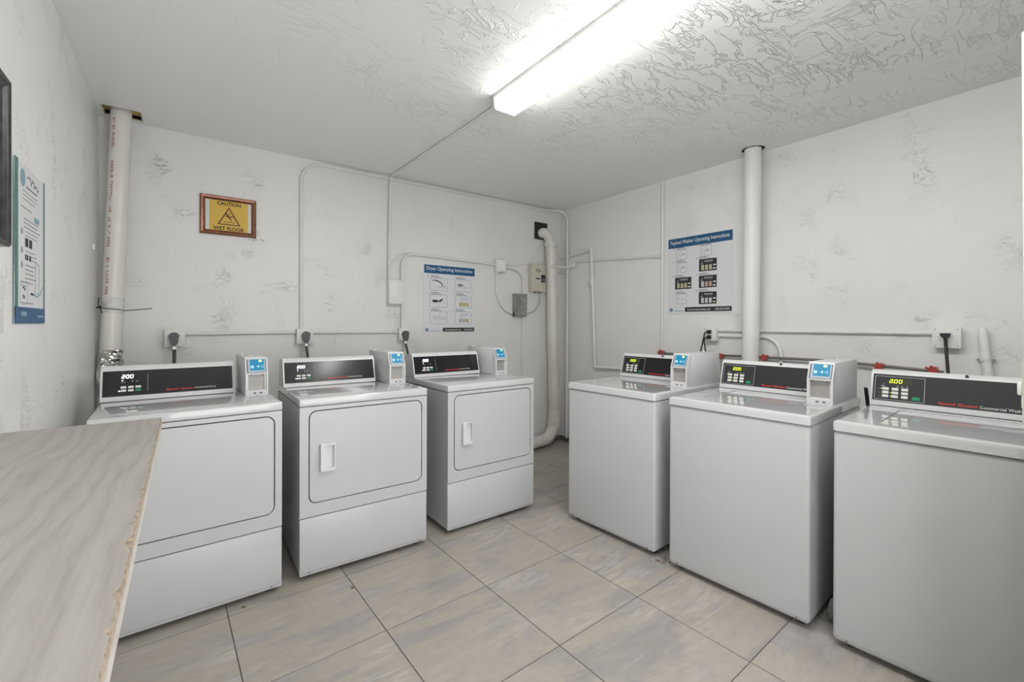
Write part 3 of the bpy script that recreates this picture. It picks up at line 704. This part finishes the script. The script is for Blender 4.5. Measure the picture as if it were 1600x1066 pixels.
dp = poster_base('dryer_poster', 'poster headed Dryer Operating Instructions with six framed steps', (-1.662, 0, 1.205), 0, .545, .632)
MB().box(.008, .537, -.0035, -.003, .546, .622).build('title_banner', M_BLUE, dp, smooth=False)
lettering('Dryer Operating Instructions', .030, .566, .482, .041, -.0038, M_WINK, dp, .012, .12)
cap = MB()
for k in range(6):
    c_, r_ = k % 2, k//2
    x = .062+c_*.258; z = .390-r_*.152; pw, ph = .180, .116
    MB().ring(rr(x, x+pw, z, z+ph, .016, 4), rr(x+.003, x+pw-.003, z+.003, z+ph-.003, .0135, 4), -.0035, -.003).build('step_frame', M_LINE, dp, smooth=False)
    caption(cap, x+.010, z+ph+.004, .11, rp)
    lettering(str(k+1), x-.018, z+ph+.002, .008, .016, -.0034, M_GINK, dp, .01)
    g = MB(); yl = (-.0034, -.003)
    if k == 0:
        g.line([(x+.045+.085*math.sin(a), z+.045+.045*math.cos(a)*1.1) for a in (0, .3, .6, .9, 1.2, 1.5)], .010, *yl).box(x+.10, x+.15, *yl, z+.040, z+.043)
        g.build('step_drawing', M_KINK, dp, smooth=False)
        MB().box(x+.07, x+.165, *yl, z+.030, z+.032).box(x+.150, x+.152, *yl, z+.03, z+.10).box(x+.02, x+.035, *yl, z+.085, z+.10).build('step_sketch', M_LINE, dp, smooth=False)
    elif k in (1, 2):
        cx, cz_ = (x+.060, z+.062) if k == 1 else (x+.055, z+.058)
        g.prism([(cx+.032*math.cos(a)*(1+.15*math.sin(5*a)), cz_+.013*math.sin(a)) for a in [i*2*PI/14 for i in range(14)]], *yl)
        if k == 2: g.prism([(cx+.02, cz_-.004), (cx+.05, cz_-.008), (cx+.082, cz_+.028), (cx+.072, cz_+.006), (cx+.05, cz_+.004)], *yl)
        g.build('step_drawing', M_GINK if k == 1 else M_KINK, dp, smooth=False)
        MB().box(x+.012, x+.17, *yl, z+.038, z+.040).box(x+.10, x+.102, *yl, z+.01, z+.06).box(x+.10, x+.17, *yl, z+.05, z+.052).build('step_sketch', M_LINE, dp, smooth=False)
    elif k == 4:
        g.line([(x+.035, z+.058), (x+.06, z+.08), (x+.072, z+.058), (x+.06, z+.036), (x+.035, z+.058)], .004, *yl).line([(x+.085, z+.03), (x+.10, z+.09)], .004, *yl).line([(x+.10, z+.062), (x+.165, z+.062)], .005, *yl).line([(x+.10, z+.044), (x+.165, z+.044)], .004, *yl)
        g.build('step_sketch', M_LINE, dp, smooth=False)
    else:
        g2 = MB().box(x+.055, x+.15, *yl, z+.078, z+.098); g2.build('step_display', M_LILAC, dp, smooth=False)
        for q in range(3): g.box(x+.058+q*.02, x+.066+q*.02, *yl, z+.055, z+.063)
        g.build('step_sketch', M_GINK, dp, smooth=False)
        for q in range(3):
            hl = (k == 3) or q == 2
            for e in range(2): MB().box(x+.048+q*.036, x+.078+q*.036, *yl, z+.018+e*.016, z+.031+e*.016).build('step_button', (M_GOLD if hl else M_LINE), dp, smooth=False)
cap.build('small_print', M_GINK, dp, smooth=False)
footer(dp, .545, .195, .016, .052)

wp = poster_base('washer_poster', 'poster headed Topload Washer Operating Instructions with black step pictures', (0, -1.372, 1.380), -PI/2, .572, .652)
MB().box(.006, .566, -.0035, -.003, .566, .646).build('title_banner', M_BLUE, wp, smooth=False)
lettering('Topload Washer Operating Instructions', .024, .587, .518, .040, -.0038, M_WINK, wp, .012, .12)
cap = MB()
spots = [(.085, .462, 0), (.300, .470, 0), (.085, .352, 0), (.290, .346, 1), (.072, .212, 1), (.290, .212, 1), (.085, .088, 2), (.290, .080, 1)]
for k, (x, z, kind) in enumerate(spots):
    yl = (-.0034, -.003); pw, ph = ((.095, .082) if kind != 1 else (.15, .098))
    caption(cap, x-.004, z+ph+.004, .10, rp)
    lettering(str(k+1), x-.026, z+ph+.004, .008, .016, -.0034, M_GINK, wp, .01)
    if kind != 1:
        MB().ring(rr(x, x+pw, z, z+ph, .010, 4), rr(x+.0025, x+pw-.0025, z+.0025, z+ph-.0025, .008, 4), -.0035, -.003).build('step_frame', M_LINE, wp, smooth=False)
        g = MB()
        if kind == 0:
            g.prism([(x+.030, z+.040), (x+.066, z+.040), (x+.072, z+.056), (x+.062, z+.048), (x+.05, z+.043)], *yl); g.build('step_drawing', M_GINK, wp, smooth=False)
            MB().box(x+.012, x+.085, *yl, z+.036, z+.038).box(x+.012, x+.014, *yl, z+.008, z+.038).box(x+.035, x+.037, *yl, z+.008, z+.038).line([(x+.018, z+.05), (x+.03, z+.065), (x+.06, z+.062)], .002, *yl).build('step_sketch', M_LINE, wp, smooth=False)
        else:
            g.line([(x+.012, z+.04), (x+.028, z+.05), (x+.03, z+.036), (x+.06, z+.036), (x+.062, z+.048), (x+.082, z+.04)], .003, *yl); g.build('step_sketch', M_LINE, wp, smooth=False)
    else:
        pn = MB().box(x, x+pw, -.0035, -.003, z, z+ph).build('step_panel', M_KINK, wp, smooth=False)
        yb = (-.0039, -.0035)
        MB().box(x+.045, x+.118, *yb, z+.074, z+.086).box(x+.066, x+.068, *yb, z+.056, z+.074).box(x+.086, x+.088, *yb, z+.056, z+.074).box(x+.106, x+.108, *yb, z+.056, z+.074).prism([(x+.012, z+.056), (x+.040, z+.056), (x+.030, z+.066), (x+.020, z+.066)], *yb).disc(x+.027, z+.077, .005, *yb).build('panel_icon', M_LINE, pn, smooth=False)
        bc = {3: M_OCHRE, 4: M_OCHRE, 5: M_PINKI, 7: M_PAPER}[k]
        for c_ in range(3):
            for r_ in range(3):
                mm = M_PAPER if (k == 7 or (k == 5 and c_ == 0)) else bc
                MB().box(x+.020+c_*.033, x+.044+c_*.033, *yb, z+.010+r_*.014, z+.021+r_*.014).build('step_button', mm, pn, smooth=False)
        MB().box(x+.120, x+.144, *yb, z+.040, z+.050).build('step_button', M_PAPER, pn, smooth=False)
        MB().box(x+.118, x+.142, *yb, z+.012, z+.022).build('step_button', M_OCHRE if k == 7 else M_PAPER, pn, smooth=False)
cap.build('small_print', M_GINK, wp, smooth=False)
footer(wp, .572, .165, .020, .058)

# ------------------------------------------------------------------ back wall electrics
def outlet(x0, x1, z0, z1, label, rz=0.0, dep=.05, base=(0, 0, 0), m=M_PAINT, recept=True):
    t = thing('outlet_box', label, 'outlet', base, rz, 'painted surface outlet boxes')
    MB().bbox(x0, x1, -dep, 0, z0, z1, .005, 2).build('box', m, t)
    MB().bbox(x0-.002, x1+.002, -dep-.003, -dep+.002, z0-.002, z1+.002, .002, 2).build('cover', m, t)
    for x in (x0+.010, x1-.010):
        for z in (z0+.010, z1-.010): MB().disc(x, z, .0028, -dep-.0045, -dep-.002, 8).build('screw', M_SCREW, t)
    return t
outlet(-3.482, -3.380, 1.142, 1.254, 'painted outlet box behind the dryer nearest the left wall')
outlet(-2.705, -2.594, 1.141, 1.253, 'painted outlet box behind the middle dryer, below the tall conduit')
outlet(-1.905, -1.812, 1.153, 1.255, 'small painted outlet box below the grey switch plate')
def machine_cord(x, z, xe, ye, label):
    t = thing('power_cord', label, 'power cord', (x, 0, z), 0, 'dryer power cords')
    MB().prism([(.030*math.cos(a)*(1 if math.sin(a) > 0 else .78), .034*math.sin(a) if math.sin(a) > 0 else .058*math.sin(a)) for a in [i*2*PI/18 for i in range(18)]], -.086, -.0535).build('plug', M_GPLUG, t)
    MB().tube([(0, -.072, -.052), (0, -.072, -.076)], .0135, 12).build('cord_clamp', M_CLAMP, t)
    MB().tube([(0, -.072, -.05), (.001, -.074, -.09), ((xe-x)*.5, -.09, -.16), (xe-x, -.13, -.28), (xe-x+.02, ye*.6, -.40), (xe-x+.03, ye, -.46)], .0098, 12, .12).build('cable', M_GCORD, t)
machine_cord(-3.434, 1.200, -3.432, -.55, 'dark grey dryer cord plugged in behind the leftmost dryer')
machine_cord(-2.645, 1.200, -2.632, -.52, 'dark grey dryer cord plugged in behind the middle dryer')
machine_cord(-1.856, 1.200, -1.832, -.52, 'dark grey dryer cord plugged in behind the dryer near the corner')

def conduit(label, pts, r, rf=.0, m=M_PAINT, name='conduit', cat='conduit', straps=(), seg=12, group='surface conduits and pipes'):
    o = tag(MB().tube(pts, r, seg, rf).build(name, m), label, cat, group)
    return o
yc = -.0125
conduit('level conduit between the left and middle outlet boxes', [(-3.378, yc, 1.222), (-2.707, yc, 1.226)], .012)
conduit('level conduit between the middle outlet box and the small one', [(-2.592, yc, 1.226), (-1.907, yc, 1.222)], .012)
conduit('short conduit stub dropping below the middle outlet box', [(-2.655, yc, 1.139), (-2.655, yc, .30)], .012)
conduit('tall conduit rising from middle outlet box and running along the ceiling to the corner', [(-2.669, yc, 1.255), (-2.671, yc, 2.522), (-1.9, yc, 2.527), (-.43, yc, 2.530), (-.26, -.02, 2.522), (-.048, -.155, 2.520), (-.046, -.160, 2.30), (-.046, -.158, .06)], .012, .15)
conduit('conduit running from the ceiling light across the ceiling and down to the switch', [(-1.945, LY0+.004, H-.011), (-1.975, -.042, H-.011), (-1.985, -.040, 2.43), (-1.990, -.034, 1.668)], .0105, .03)
conduit('thin looped cable between switch box top and wall conduit', [(-1.972, -.03, 1.668), (-1.972, -.02, 1.80), (-1.88, -.012, 1.905), (-1.76, -.010, 1.915), (-1.62, -.010, 1.905)], .0065, .12, M_PAINT, 'cable', 'cable')
conduit('conduit arching from the switch box to the white junction box', [(-1.872, -.03, 1.668), (-1.872, -.02, 1.903), (-1.60, -.016, 1.903), (-.90, -.016, 1.885)], .0125, .16)
conduit('short conduit between the switch box and the small outlet', [(-1.872, -.02, 1.458), (-1.868, -.02, 1.255)], .009)
t = thing('switch_box', 'white painted switch box with a wall plate, left of the dryer poster', 'switch', (-1.938, 0, 1.460))
MB().bbox(-.062, .062, -.058, 0, 0, .206, .004, 2).build('box', M_PAINT, t)
MB().bbox(-.063, .063, -.062, -.056, -.001, .207, .003, 2).build('cover', M_PAINT, t)
MB().bbox(-.046, .018, -.066, -.060, .058, .178, .003, 2).build('switch_plate', M_PAINTR, t)
MB().bbox(-.028, .000, -.070, -.064, .088, .148, .002, 2).build('rocker', M_PAINTR, t)
for x in (-.054, .054):
    for z in (.008, .198): MB().disc(x, z, .0032, -.0645, -.06, 8).build('screw', M_SCREW, t)
t = thing('junction_box', 'small round-cornered white junction box between poster and breaker box', 'junction box', (-.840, 0, 1.810))
MB().bbox(-.058, .058, -.05, 0, 0, .130, .008, 3).build('box', M_PAINT, t)
MB().bbox(-.05, .05, -.058, -.048, .008, .122, .008, 3).build('cover', M_PAINTR, t)
MB().tube([(-.04, -.025, -.022), (-.04, -.025, .002)], .013, 10).build('cable_gland', M_PAINT, t)
t = thing('disconnect_box', 'grey metal switch enclosure hanging on a loop of cable', 'electrical box', (-.596, 0, 1.368))
MB().bbox(-.072, .072, -.052, 0, .0, .230, .004, 2).build('box', M_BOXG, t)
MB().prismx([(-.052, .006), (-.060, .010), (-.070, .195), (-.060, .212), (-.050, .212)], -.052, .070).build('cover', M_BOXG, t)
MB().bbox(-.076, .076, -.066, 0, .212, .236, .004, 2).build('hood', M_BOXG, t)
MB().prismx([(-.066, .05), (-.082, .16), (-.068, .19)], -.026, .006).build('latch', M_BOXG, t)
MB().tube([(-.092, -.03, .030), (-.070, -.03, .030)], .013, 10).build('cable_gland', M_RUB, t)
t = thing('breaker_box', 'beige metal timer box with a black switch beside the drain pipe', 'electrical box', (-.362, 0, 1.635))
MB().bbox(-.098, .098, -.055, 0, 0, .288, .005, 2).build('box', M_BEIGE, t)
MB().bbox(-.096, .098, -.062, -.053, .004, .284, .003, 2).build('cover', M_BEIGE, t)
MB().bbox(.030, .082, -.068, -.06, .102, .182, .003, 2).build('switch_plate', M_KINK, t)
MB().ring(rr(.042, .070, .115, .142, .012, 4), rr(.047, .065, .120, .137, .008, 4), -.072, -.067).build('switch_dial', M_LINE, t)
MB().box(-.04, .016, -.0632, -.061, .132, .145).build('name_slot', M_KINK, t)
MB().line([(-.045, .225), (-.01, .238), (.025, .222), (-.005, .210), (-.045, .225)], .006, -.063, -.0615).build('emblem', M_BROWN, t)
for x, z in ((-.082, .262), (-.082, .08), (-.082, .20), (.07, .04)): MB().disc(x, z, .005, -.064, -.06, 8).build('screw', M_SCREW, t)
for x in (-.03, .03): MB().tube([(x, -.03, -.014), (x, -.03, .002)], .011, 10).build('knockout_nut', M_COPPER, t)
conduit('pale cable looping from junction box down to the grey box', [(-.880, -.025, 1.79), (-.888, -.02, 1.60), (-.80, -.02, 1.44), (-.685, -.03, 1.398)], .008, .14, M_PAINT, 'cable', 'cable')
conduit('conduit bending from junction box down into the grey box top', [(-.782, -.025, 1.868), (-.548, -.022, 1.845), (-.548, -.025, 1.60)], .0105, .12)
conduit('thin painted conduit dropping from the grey box to the floor', [(-.545, -.012, 1.368), (-.545, -.012, .06)], .008)
conduit('pale cable looping from grey box up to the beige timer box', [(-.524, -.03, 1.395), (-.40, -.03, 1.43), (-.325, -.03, 1.52), (-.318, -.03, 1.632)], .008, .12, M_CABLE, 'cable', 'cable')
conduit('thin white cable sagging from the vent to the junction box', [(-.285, -.02, 2.20), (-.33, -.015, 2.06), (-.47, -.012, 1.925), (-.60, -.012, 1.905), (-.782, -.02, 1.895)], .005, .12, M_PAINT, 'cable', 'cable')

# vent grille
t = thing('vent_grille', 'dark square louvred vent grille high in the corner', 'vent', (-.290, 0, 2.202))
MB().box(-.092, .092, -.002, -.0005, 0, .186).build('grille_back', M_DARK, t, smooth=False)
MB().ring(rr(-.104, .104, -.012, .198, .002, 1), rr(-.092, .092, 0, .186, .002, 1), -.007, 0).build('surround', M_PAINT, t, smooth=False)
for k in range(11): MB().prismx([(-.009, .006+k*.0162), (-.008, .004+k*.0162), (-.002, .011+k*.0162), (-.003, .013+k*.0162)], -.092, .092).build('louvre', M_GRILLE, t, smooth=False)
for x in (-.046, 0, .046): MB().box(x-.0015, x+.0015, -.0095, -.003, 0, .186).build('grille_bar', M_GRILLE, t, smooth=False)

# corner drain / vent pipe
t = thing('drain_pipe', 'thick off-white PVC pipe bending from the vent down to the floor', 'pipe')
MB().tube([(-.286, -.0135, 2.272), (-.286, -.030, 2.272), (-.268, -.055, 2.266), (-.223, -.089, 2.20), (-.221, -.090, 2.13)], .054, 20, .04).build('upper_elbow', M_PVC, t)
MB().tube([(-.221, -.090, 2.120), (-.221, -.090, 2.168)], .069, 20).build('collar', M_PVC, t)
MB().tube([(-.221, -.090, 2.13), (-.187, -.090, .93)], .058, 20).build('upper_pipe', M_PVC, t)
MB().tube([(-.2225, -.090, 1.965), (-.221, -.090, 1.985)], .0595, 20).build('pipe_joint', M_PVCP, t)
MB().tube([(-.187, -.090, .932), (-.172, -.090, .36)], .0575, 20).build('lower_pipe', M_PVCP, t)
MB().tube([(-.172, -.090, .362), (-.169, -.090, .19), (-.27, -.105, .075), (-.36, -.125, .070)], .062, 20, .11).build('lower_elbow', M_PVC, t)
MB().tube([(-.1715, -.090, .20), (-.171, -.090, .245)], .073, 20).build('collar', M_PVC, t)
MB().tube([(-.33, -.118, .072), (-1.30, -.30, .075)], .058, 20).build('floor_pipe', M_PVC, t)

# leaning drain pipe beside the left wall
t = thing('vent_pipe', 'white PVC pipe with red print leaning in the left corner', 'pipe')
top, bot = Vector((-3.683, -.130, 2.64)), Vector((-3.7335, -.130, 1.10))
def on(z): return bot + (top-bot)*((z-bot.z)/(top.z-bot.z))
MB().tube([bot, top], .0505, 24).build('pipe', M_PVC, t)
MB().tube([on(1.352), on(1.445)], .0535, 24).build('primed_coupling', M_PRIM, t)
pt = MB(); z = 1.46; rq = random.Random(9)
ang0 = math.radians(238)
while z < 2.52:
    h = .006+rq.random()*.010
    if rq.random() < .86 and not (1.68 < z < 1.73):
        c0 = on(z); c1 = on(z+h)
        for da in (-.10, .05):
            if rq.random() < .75:
                a0, a1 = ang0+da, ang0+da+.07+rq.random()*.05
                e = .0511
                pt.add([(c0.x+e*math.cos(a0), c0.y+e*math.sin(a0), c0.z), (c0.x+e*math.cos(a1), c0.y+e*math.sin(a1), c0.z), (c1.x+e*math.cos(a1), c1.y+e*math.sin(a1), c1.z), (c1.x+e*math.cos(a0), c1.y+e*math.sin(a0), c1.z)], [(0, 1, 2, 3)])
    z += h+.004
pt.build('printed_text', M_PRINT, t, smooth=False)
def crumple(name, c0, c1, r, amp, m, parent, seed, seg=40, rows=16):
    b = MB()
    for j in range(rows+1):
        c = c0 + (c1-c0)*(j/rows)
        for i in range(seg):
            a = 2*PI*i/seg; q = Vector((math.cos(a)*4, math.sin(a)*4, j*.55+seed))
            rr_ = r + amp*(noise.noise(q*.6)+.5*noise.noise(q*1.2))
            b.v.append((c.x+rr_*math.cos(a), c.y+rr_*math.sin(a), c.z+amp*.5*noise.noise(q*1.7)))
    b.f = [(j*seg+i, j*seg+(i+1) % seg, (j+1)*seg+(i+1) % seg, (j+1)*seg+i) for j in range(rows) for i in range(seg)]
    return b.build(name, m, parent, smooth=False)
crumple('foil_tape', on(1.135), on(1.04), .055, .010, M_FOIL, t, 3)
crumple('flexible_duct', on(1.05), Vector((-3.70, -.22, .15)), .060, .016, M_FOIL, t, 31, rows=40)
t = thing('wire_tie', 'thin black wire tied round the leaning PVC pipe', 'wire', tuple(on(1.372)))
MB().tube([(.0555*math.cos(a), .0555*math.sin(a), .012-.016*i/16) for i, a in enumerate([math.radians(190)+math.radians(170)*i/16 for i in range(17)])], .0022, 6).build('loop', M_RUB, t)
MB().tube([(.055, -.012, -.004), (.12, -.03, .002), (.185, -.05, .010)], .0024, 6).build('tail', M_RUB, t)
MB().tube([(-.050, -.034, .014), (-.058, -.045, .030), (-.054, -.05, .070)], .0022, 6).tube([(-.052, -.034, .014), (-.040, -.052, -.022)], .0022, 6).tube([(-.066, -.030, .010), (-.046, -.036, .016)], .005, 6).build('knot', M_RUB, t)
tag(MB().bbox(-3.80, -3.788, -.245, -.218, 1.706, 1.742, .005, 2).build('wall_peg', M_PAINTR), 'small white plug sticking out of the left wall near the pipe', 'wall plug')

# ------------------------------------------------------------------ right wall pipes and electrics (world coordinates)
t = thing('standing_pipe', 'thick white painted pipe from ceiling to floor beside washer poster', 'pipe', (-.107, -2.126, 0))
MB().tube([(0, .012, .03), (0, -.008, H+.02)], .056, 24).build('pipe', M_PAINTR, t)
b = MB(); N = 26
b.v = [((.064+.012*R_.random())*math.cos(2*PI*i/N), (.068+.014*R_.random())*math.sin(2*PI*i/N)-.008, H-.0012) for i in range(N)] + [(.05*math.cos(2*PI*i/N), .05*math.sin(2*PI*i/N)-.008, H-.0008) for i in range(N)]
b.f = [(i, (i+1) % N, N+(i+1) % N, N+i) for i in range(N)]
b.build('ceiling_gap', M_DARK, t, smooth=False)
xr = -.0135
conduit('thin vertical pipe down the right wall left of the washer poster', [(-.018, -1.328, H-.002), (-.018, -1.328, .90)], .0105, 0, M_PAINTR, 'pipe', 'pipe')
t = thing('water_pipe', 'white water pipe stepping along the corner and down behind the first washer', 'pipe')
MB().tube([(-.015, -.002, 2.020), (-.018, -.30, 2.040), (-.048, -.512, 2.055), (-.048, -.568, .862), (-.022, -.85, .866), (-.022, -2.70, .885)], .0125, 12, .012).build('pipe', M_PAINTR, t)
MB().tube([(-.044, -.475, 2.053), (-.048, -.513, 2.055)], .018, 12).tube([(-.048, -.511, 2.07), (-.048, -.514, 2.01)], .018, 12).build('elbow', M_PAINTR, t)
MB().tube([(-.048, -.526, 1.755), (-.048, -.529, 1.69)], .022, 12).tube([(-.048, -.531, 1.66), (-.048, -.532, 1.63)], .017, 12).tube([(-.048, -.527, 1.722), (-.095, -.527, 1.722)], .010, 10).build('valve', M_PAINTR, t)
MB().tube([(-.095, -.505, 1.722), (-.095, -.549, 1.722)], .009, 10).build('valve_handle', M_PAINTR, t)
t = thing('step_conduit', 'conduit leaving the timer box, stepping up and along the right wall', 'conduit', group='surface conduits and pipes')
MB().tube([(-.265, -.035, 1.902), (-.245, -.165, 1.902), (-.06, -.175, 1.905), (-.024, -.235, 1.912), (-.014, -.235, 1.963), (-.014, -1.300, 1.893)], .0105, 12, .03).build('pipe', M_PAINT, t)
MB().tube([(-.016, -1.285, 1.895), (-.016, -1.312, 1.892)], .017, 12).build('tee', M_PAINTR, t)
tag(MB().box(-.022, -.004, -.165, -.128, 1.915, 2.005).box(-.016, -.004, -.130, -.004, 1.852, 1.872).build('pipe_bracket', M_PAINT, smooth=False), 'flat painted bracket holding the corner pipes', 'bracket')

outlet(1.735, 1.836, 1.166, 1.268, 'white outlet box beside the thick pipe, two black plugs in it', -PI/2, m=M_PAINTR)
outlet(3.077, 3.188, 1.172, 1.282, 'white outlet box on the right wall above the nearest washer', -PI/2, m=M_PAINTR)
conduit('upper level conduit along the right wall ending at the right-hand outlet', [(-.014, -1.838, 1.249), (-.014, -3.075, 1.249)], .0115, 0, M_PAINTR)
conduit('lower conduit passing behind the thick pipe and curving down', [(-.014, -1.838, 1.208), (-.014, -2.288, 1.208), (-.014, -2.288, .93)], .0135, .125, M_PAINTR)
conduit('tarnished supply pipe running behind the washer consoles', [(-.038, -1.30, 1.040), (-.038, -2.0, 1.058), (-.038, -2.6, 1.064), (-.038, -3.12, 1.036)], .009, 0, M_COPPER, 'pipe', 'pipe')
def plug_cord(base, rz, parts, label):
    t = thing('power_cord', label, 'power cord', base, rz, 'black washer power cords')
    plug, path, r = parts
    plug.build('plug', M_RUB, t); MB().tube(path, r, 10, .05).build('cable', M_RUB, t); return t
for k, (zz, xe, lab) in enumerate(((.071, -.035, 'black cord in the upper socket beside the thick pipe'), (.029, .012, 'black cord in the lower socket beside the thick pipe'))):
    plug_cord((0, -1.785, 1.166), -PI/2, (MB().bbox(-.014, .016, -.080, -.053, zz-.014, zz+.014, .006, 2), [(-.008, -.072, zz), (-.022, -.085, zz-.004), (-.020, -.100, zz-.03), (xe, -.13, -.10), (xe, -.30, -.20), (xe, -.46, -.30)], .0055), lab)
plug_cord((0, -3.131, 1.235), -PI/2, (MB().prism([(-.020, .016), (.020, .016), (.018, .002), (.006, -.012), (-.006, -.012), (-.018, .002)], -.085, -.053), [(0, -.068, 0), (.003, -.072, -.05), (.012, -.10, -.12), (.028, -.16, -.22), (.03, -.40, -.34)], .0075), 'black cord hanging from the right-hand outlet')
t = thing('standpipe', 'short white painted standpipe clamped to the wall at far right', 'pipe', (-.035, -3.266, 0))
MB().tube([(0, -.045, .30), (0, -.020, 1.05), (0, 0, 1.262), (0, 0, 1.276), (0, .0, 1.284)], [.019, .019, .019, .015, .006], 16).build('pipe', M_PAINTR, t)
MB().tube([(.0, -.012+.0, 1.108), (.0, -.011, 1.124)], .0225, 16).box(.018, .034, -.045, .022, 1.106, 1.124).build('pipe_clamp', M_PAINT, t)
for y in (-.04, .018): MB().tube([(.034, y, 1.115), (.012, y, 1.115)], .004, 8).build('screw', M_SCREW, t)

def valve(y, z, hose, label, s=1):
    t = thing('water_valve', label, 'valve', (-.040, y, z), 0, 'red handled washer supply valves')
    MB().tube([(0, -.018, 0), (0, .018, 0)], .014, 12).tube([(0, 0, 0), (-.030, 0, 0)], .010, 10).tube([(0, 0, -.005), (-.002, 0, -.055)], .013, 12).build('body', M_BRASS, t)
    b = MB()
    for k in range(6): b.tube([(-.034, .016*math.cos(k*PI/3), .016*math.sin(k*PI/3)), (-.034, .021*math.cos(k*PI/3+.5), .021*math.sin(k*PI/3+.5))], .007, 8)
    b.tube([(-.028, 0, 0), (-.041, 0, 0)], .018, 14).tube([(-.034, 0, 0), (-.034, -.030*s, .012)], .006, 8)
    b.build('handle', M_VALVE, t)
    if hose: MB().tube([(-.002, 0, -.05), (-.006, .002, -.16), (-.04, .01, -.40), (-.22, .0, -.52), (-.39, -.02, -.42)], .010, 10, .08).build('hose', M_BRAID, t)
    return t
valve(-1.350, 1.052, True, 'red supply valve at the foot of the thin vertical pipe')
valve(-1.880, 1.052, True, 'red supply valve with braided hose left of the thick pipe')
valve(-2.198, 1.062, True, 'red supply valve right of the thick pipe base')
valve(-2.845, 1.050, True, 'red supply valve peeking over the left end of the nearest washer')
valve(-3.082, 1.048, True, 'red supply valve below the right-hand outlet', -1)
t = tag(MB().tube([(-.70, -2.951, .985), (-.62, -2.944, .84), (-.50, -2.930, .60), (-.42, -2.93, .30)], .008, 10, .1).build('drain_hose', M_RUB), 'black ribbed drain hose behind the nearest washer', 'hose')

# ------------------------------------------------------------------ small things on the floor
b = MB(); bm = bmesh.new(); bmesh.ops.create_icosphere(bm, subdivisions=4, radius=1)
for v in bm.verts:
    q = v.co.copy(); n_ = noise.noise(q*2.2+Vector((5, 1, 2)))*.25 + abs(noise.noise(q*5))*.25
    v.co = Vector((q.x*.060, q.y*.026, max(q.z, -.75)*.055+.0415))*1.0
    v.co += Vector((q.x*.03, q.y*.008, q.z*.03))*n_
bm.verts.index_update(); b.add([v.co.copy() for v in bm.verts], [[v.index for v in f.verts] for f in bm.faces]); bm.free()
zmin = min(p[2] for p in b.v); b.v = [(x, y, z-zmin) for x, y, z in b.v]
tag(b.build('plastic_bag', M_BAG, None, (-1.085, -2.953, 0), smooth=False), 'crumpled clear plastic bag wedged between two washers', 'plastic bag')
rd = random.Random(21); b = MB()
for k in range(46):
    x, y = -1.275+rd.gauss(0, .028), -2.205+rd.gauss(0, .020); r = .0015+rd.random()*.0035
    b.prismz([(x+r*math.cos(a)*rd.uniform(.6, 1.2), y+r*math.sin(a)*rd.uniform(.6, 1.2)) for a in (0, 1.2, 2.5, 3.8, 5.1)], 0, .0012+rd.random()*.002)
o = tag(b.build('dirt', M_DIRT, smooth=False), 'brown dirt crumbs on the floor between two washers', 'dirt'); o['kind'] = 'stuff'
for x, y, lab in ((-3.164, -1.318, 'dark speck of grit before the leftmost dryer'), (-1.640, -1.245, 'dark speck of grit by the corner dryer'), (-2.72, -1.46, 'dark speck of grit near the middle dryer')):
    bb = MB().tube([(0, 0, 0), (0, 0, .003), (.001, 0, .006)], [.008, .0075, .003], 7); tag(bb.build('grit', M_DIRT, None, (x, y, 0)), lab, 'grit')
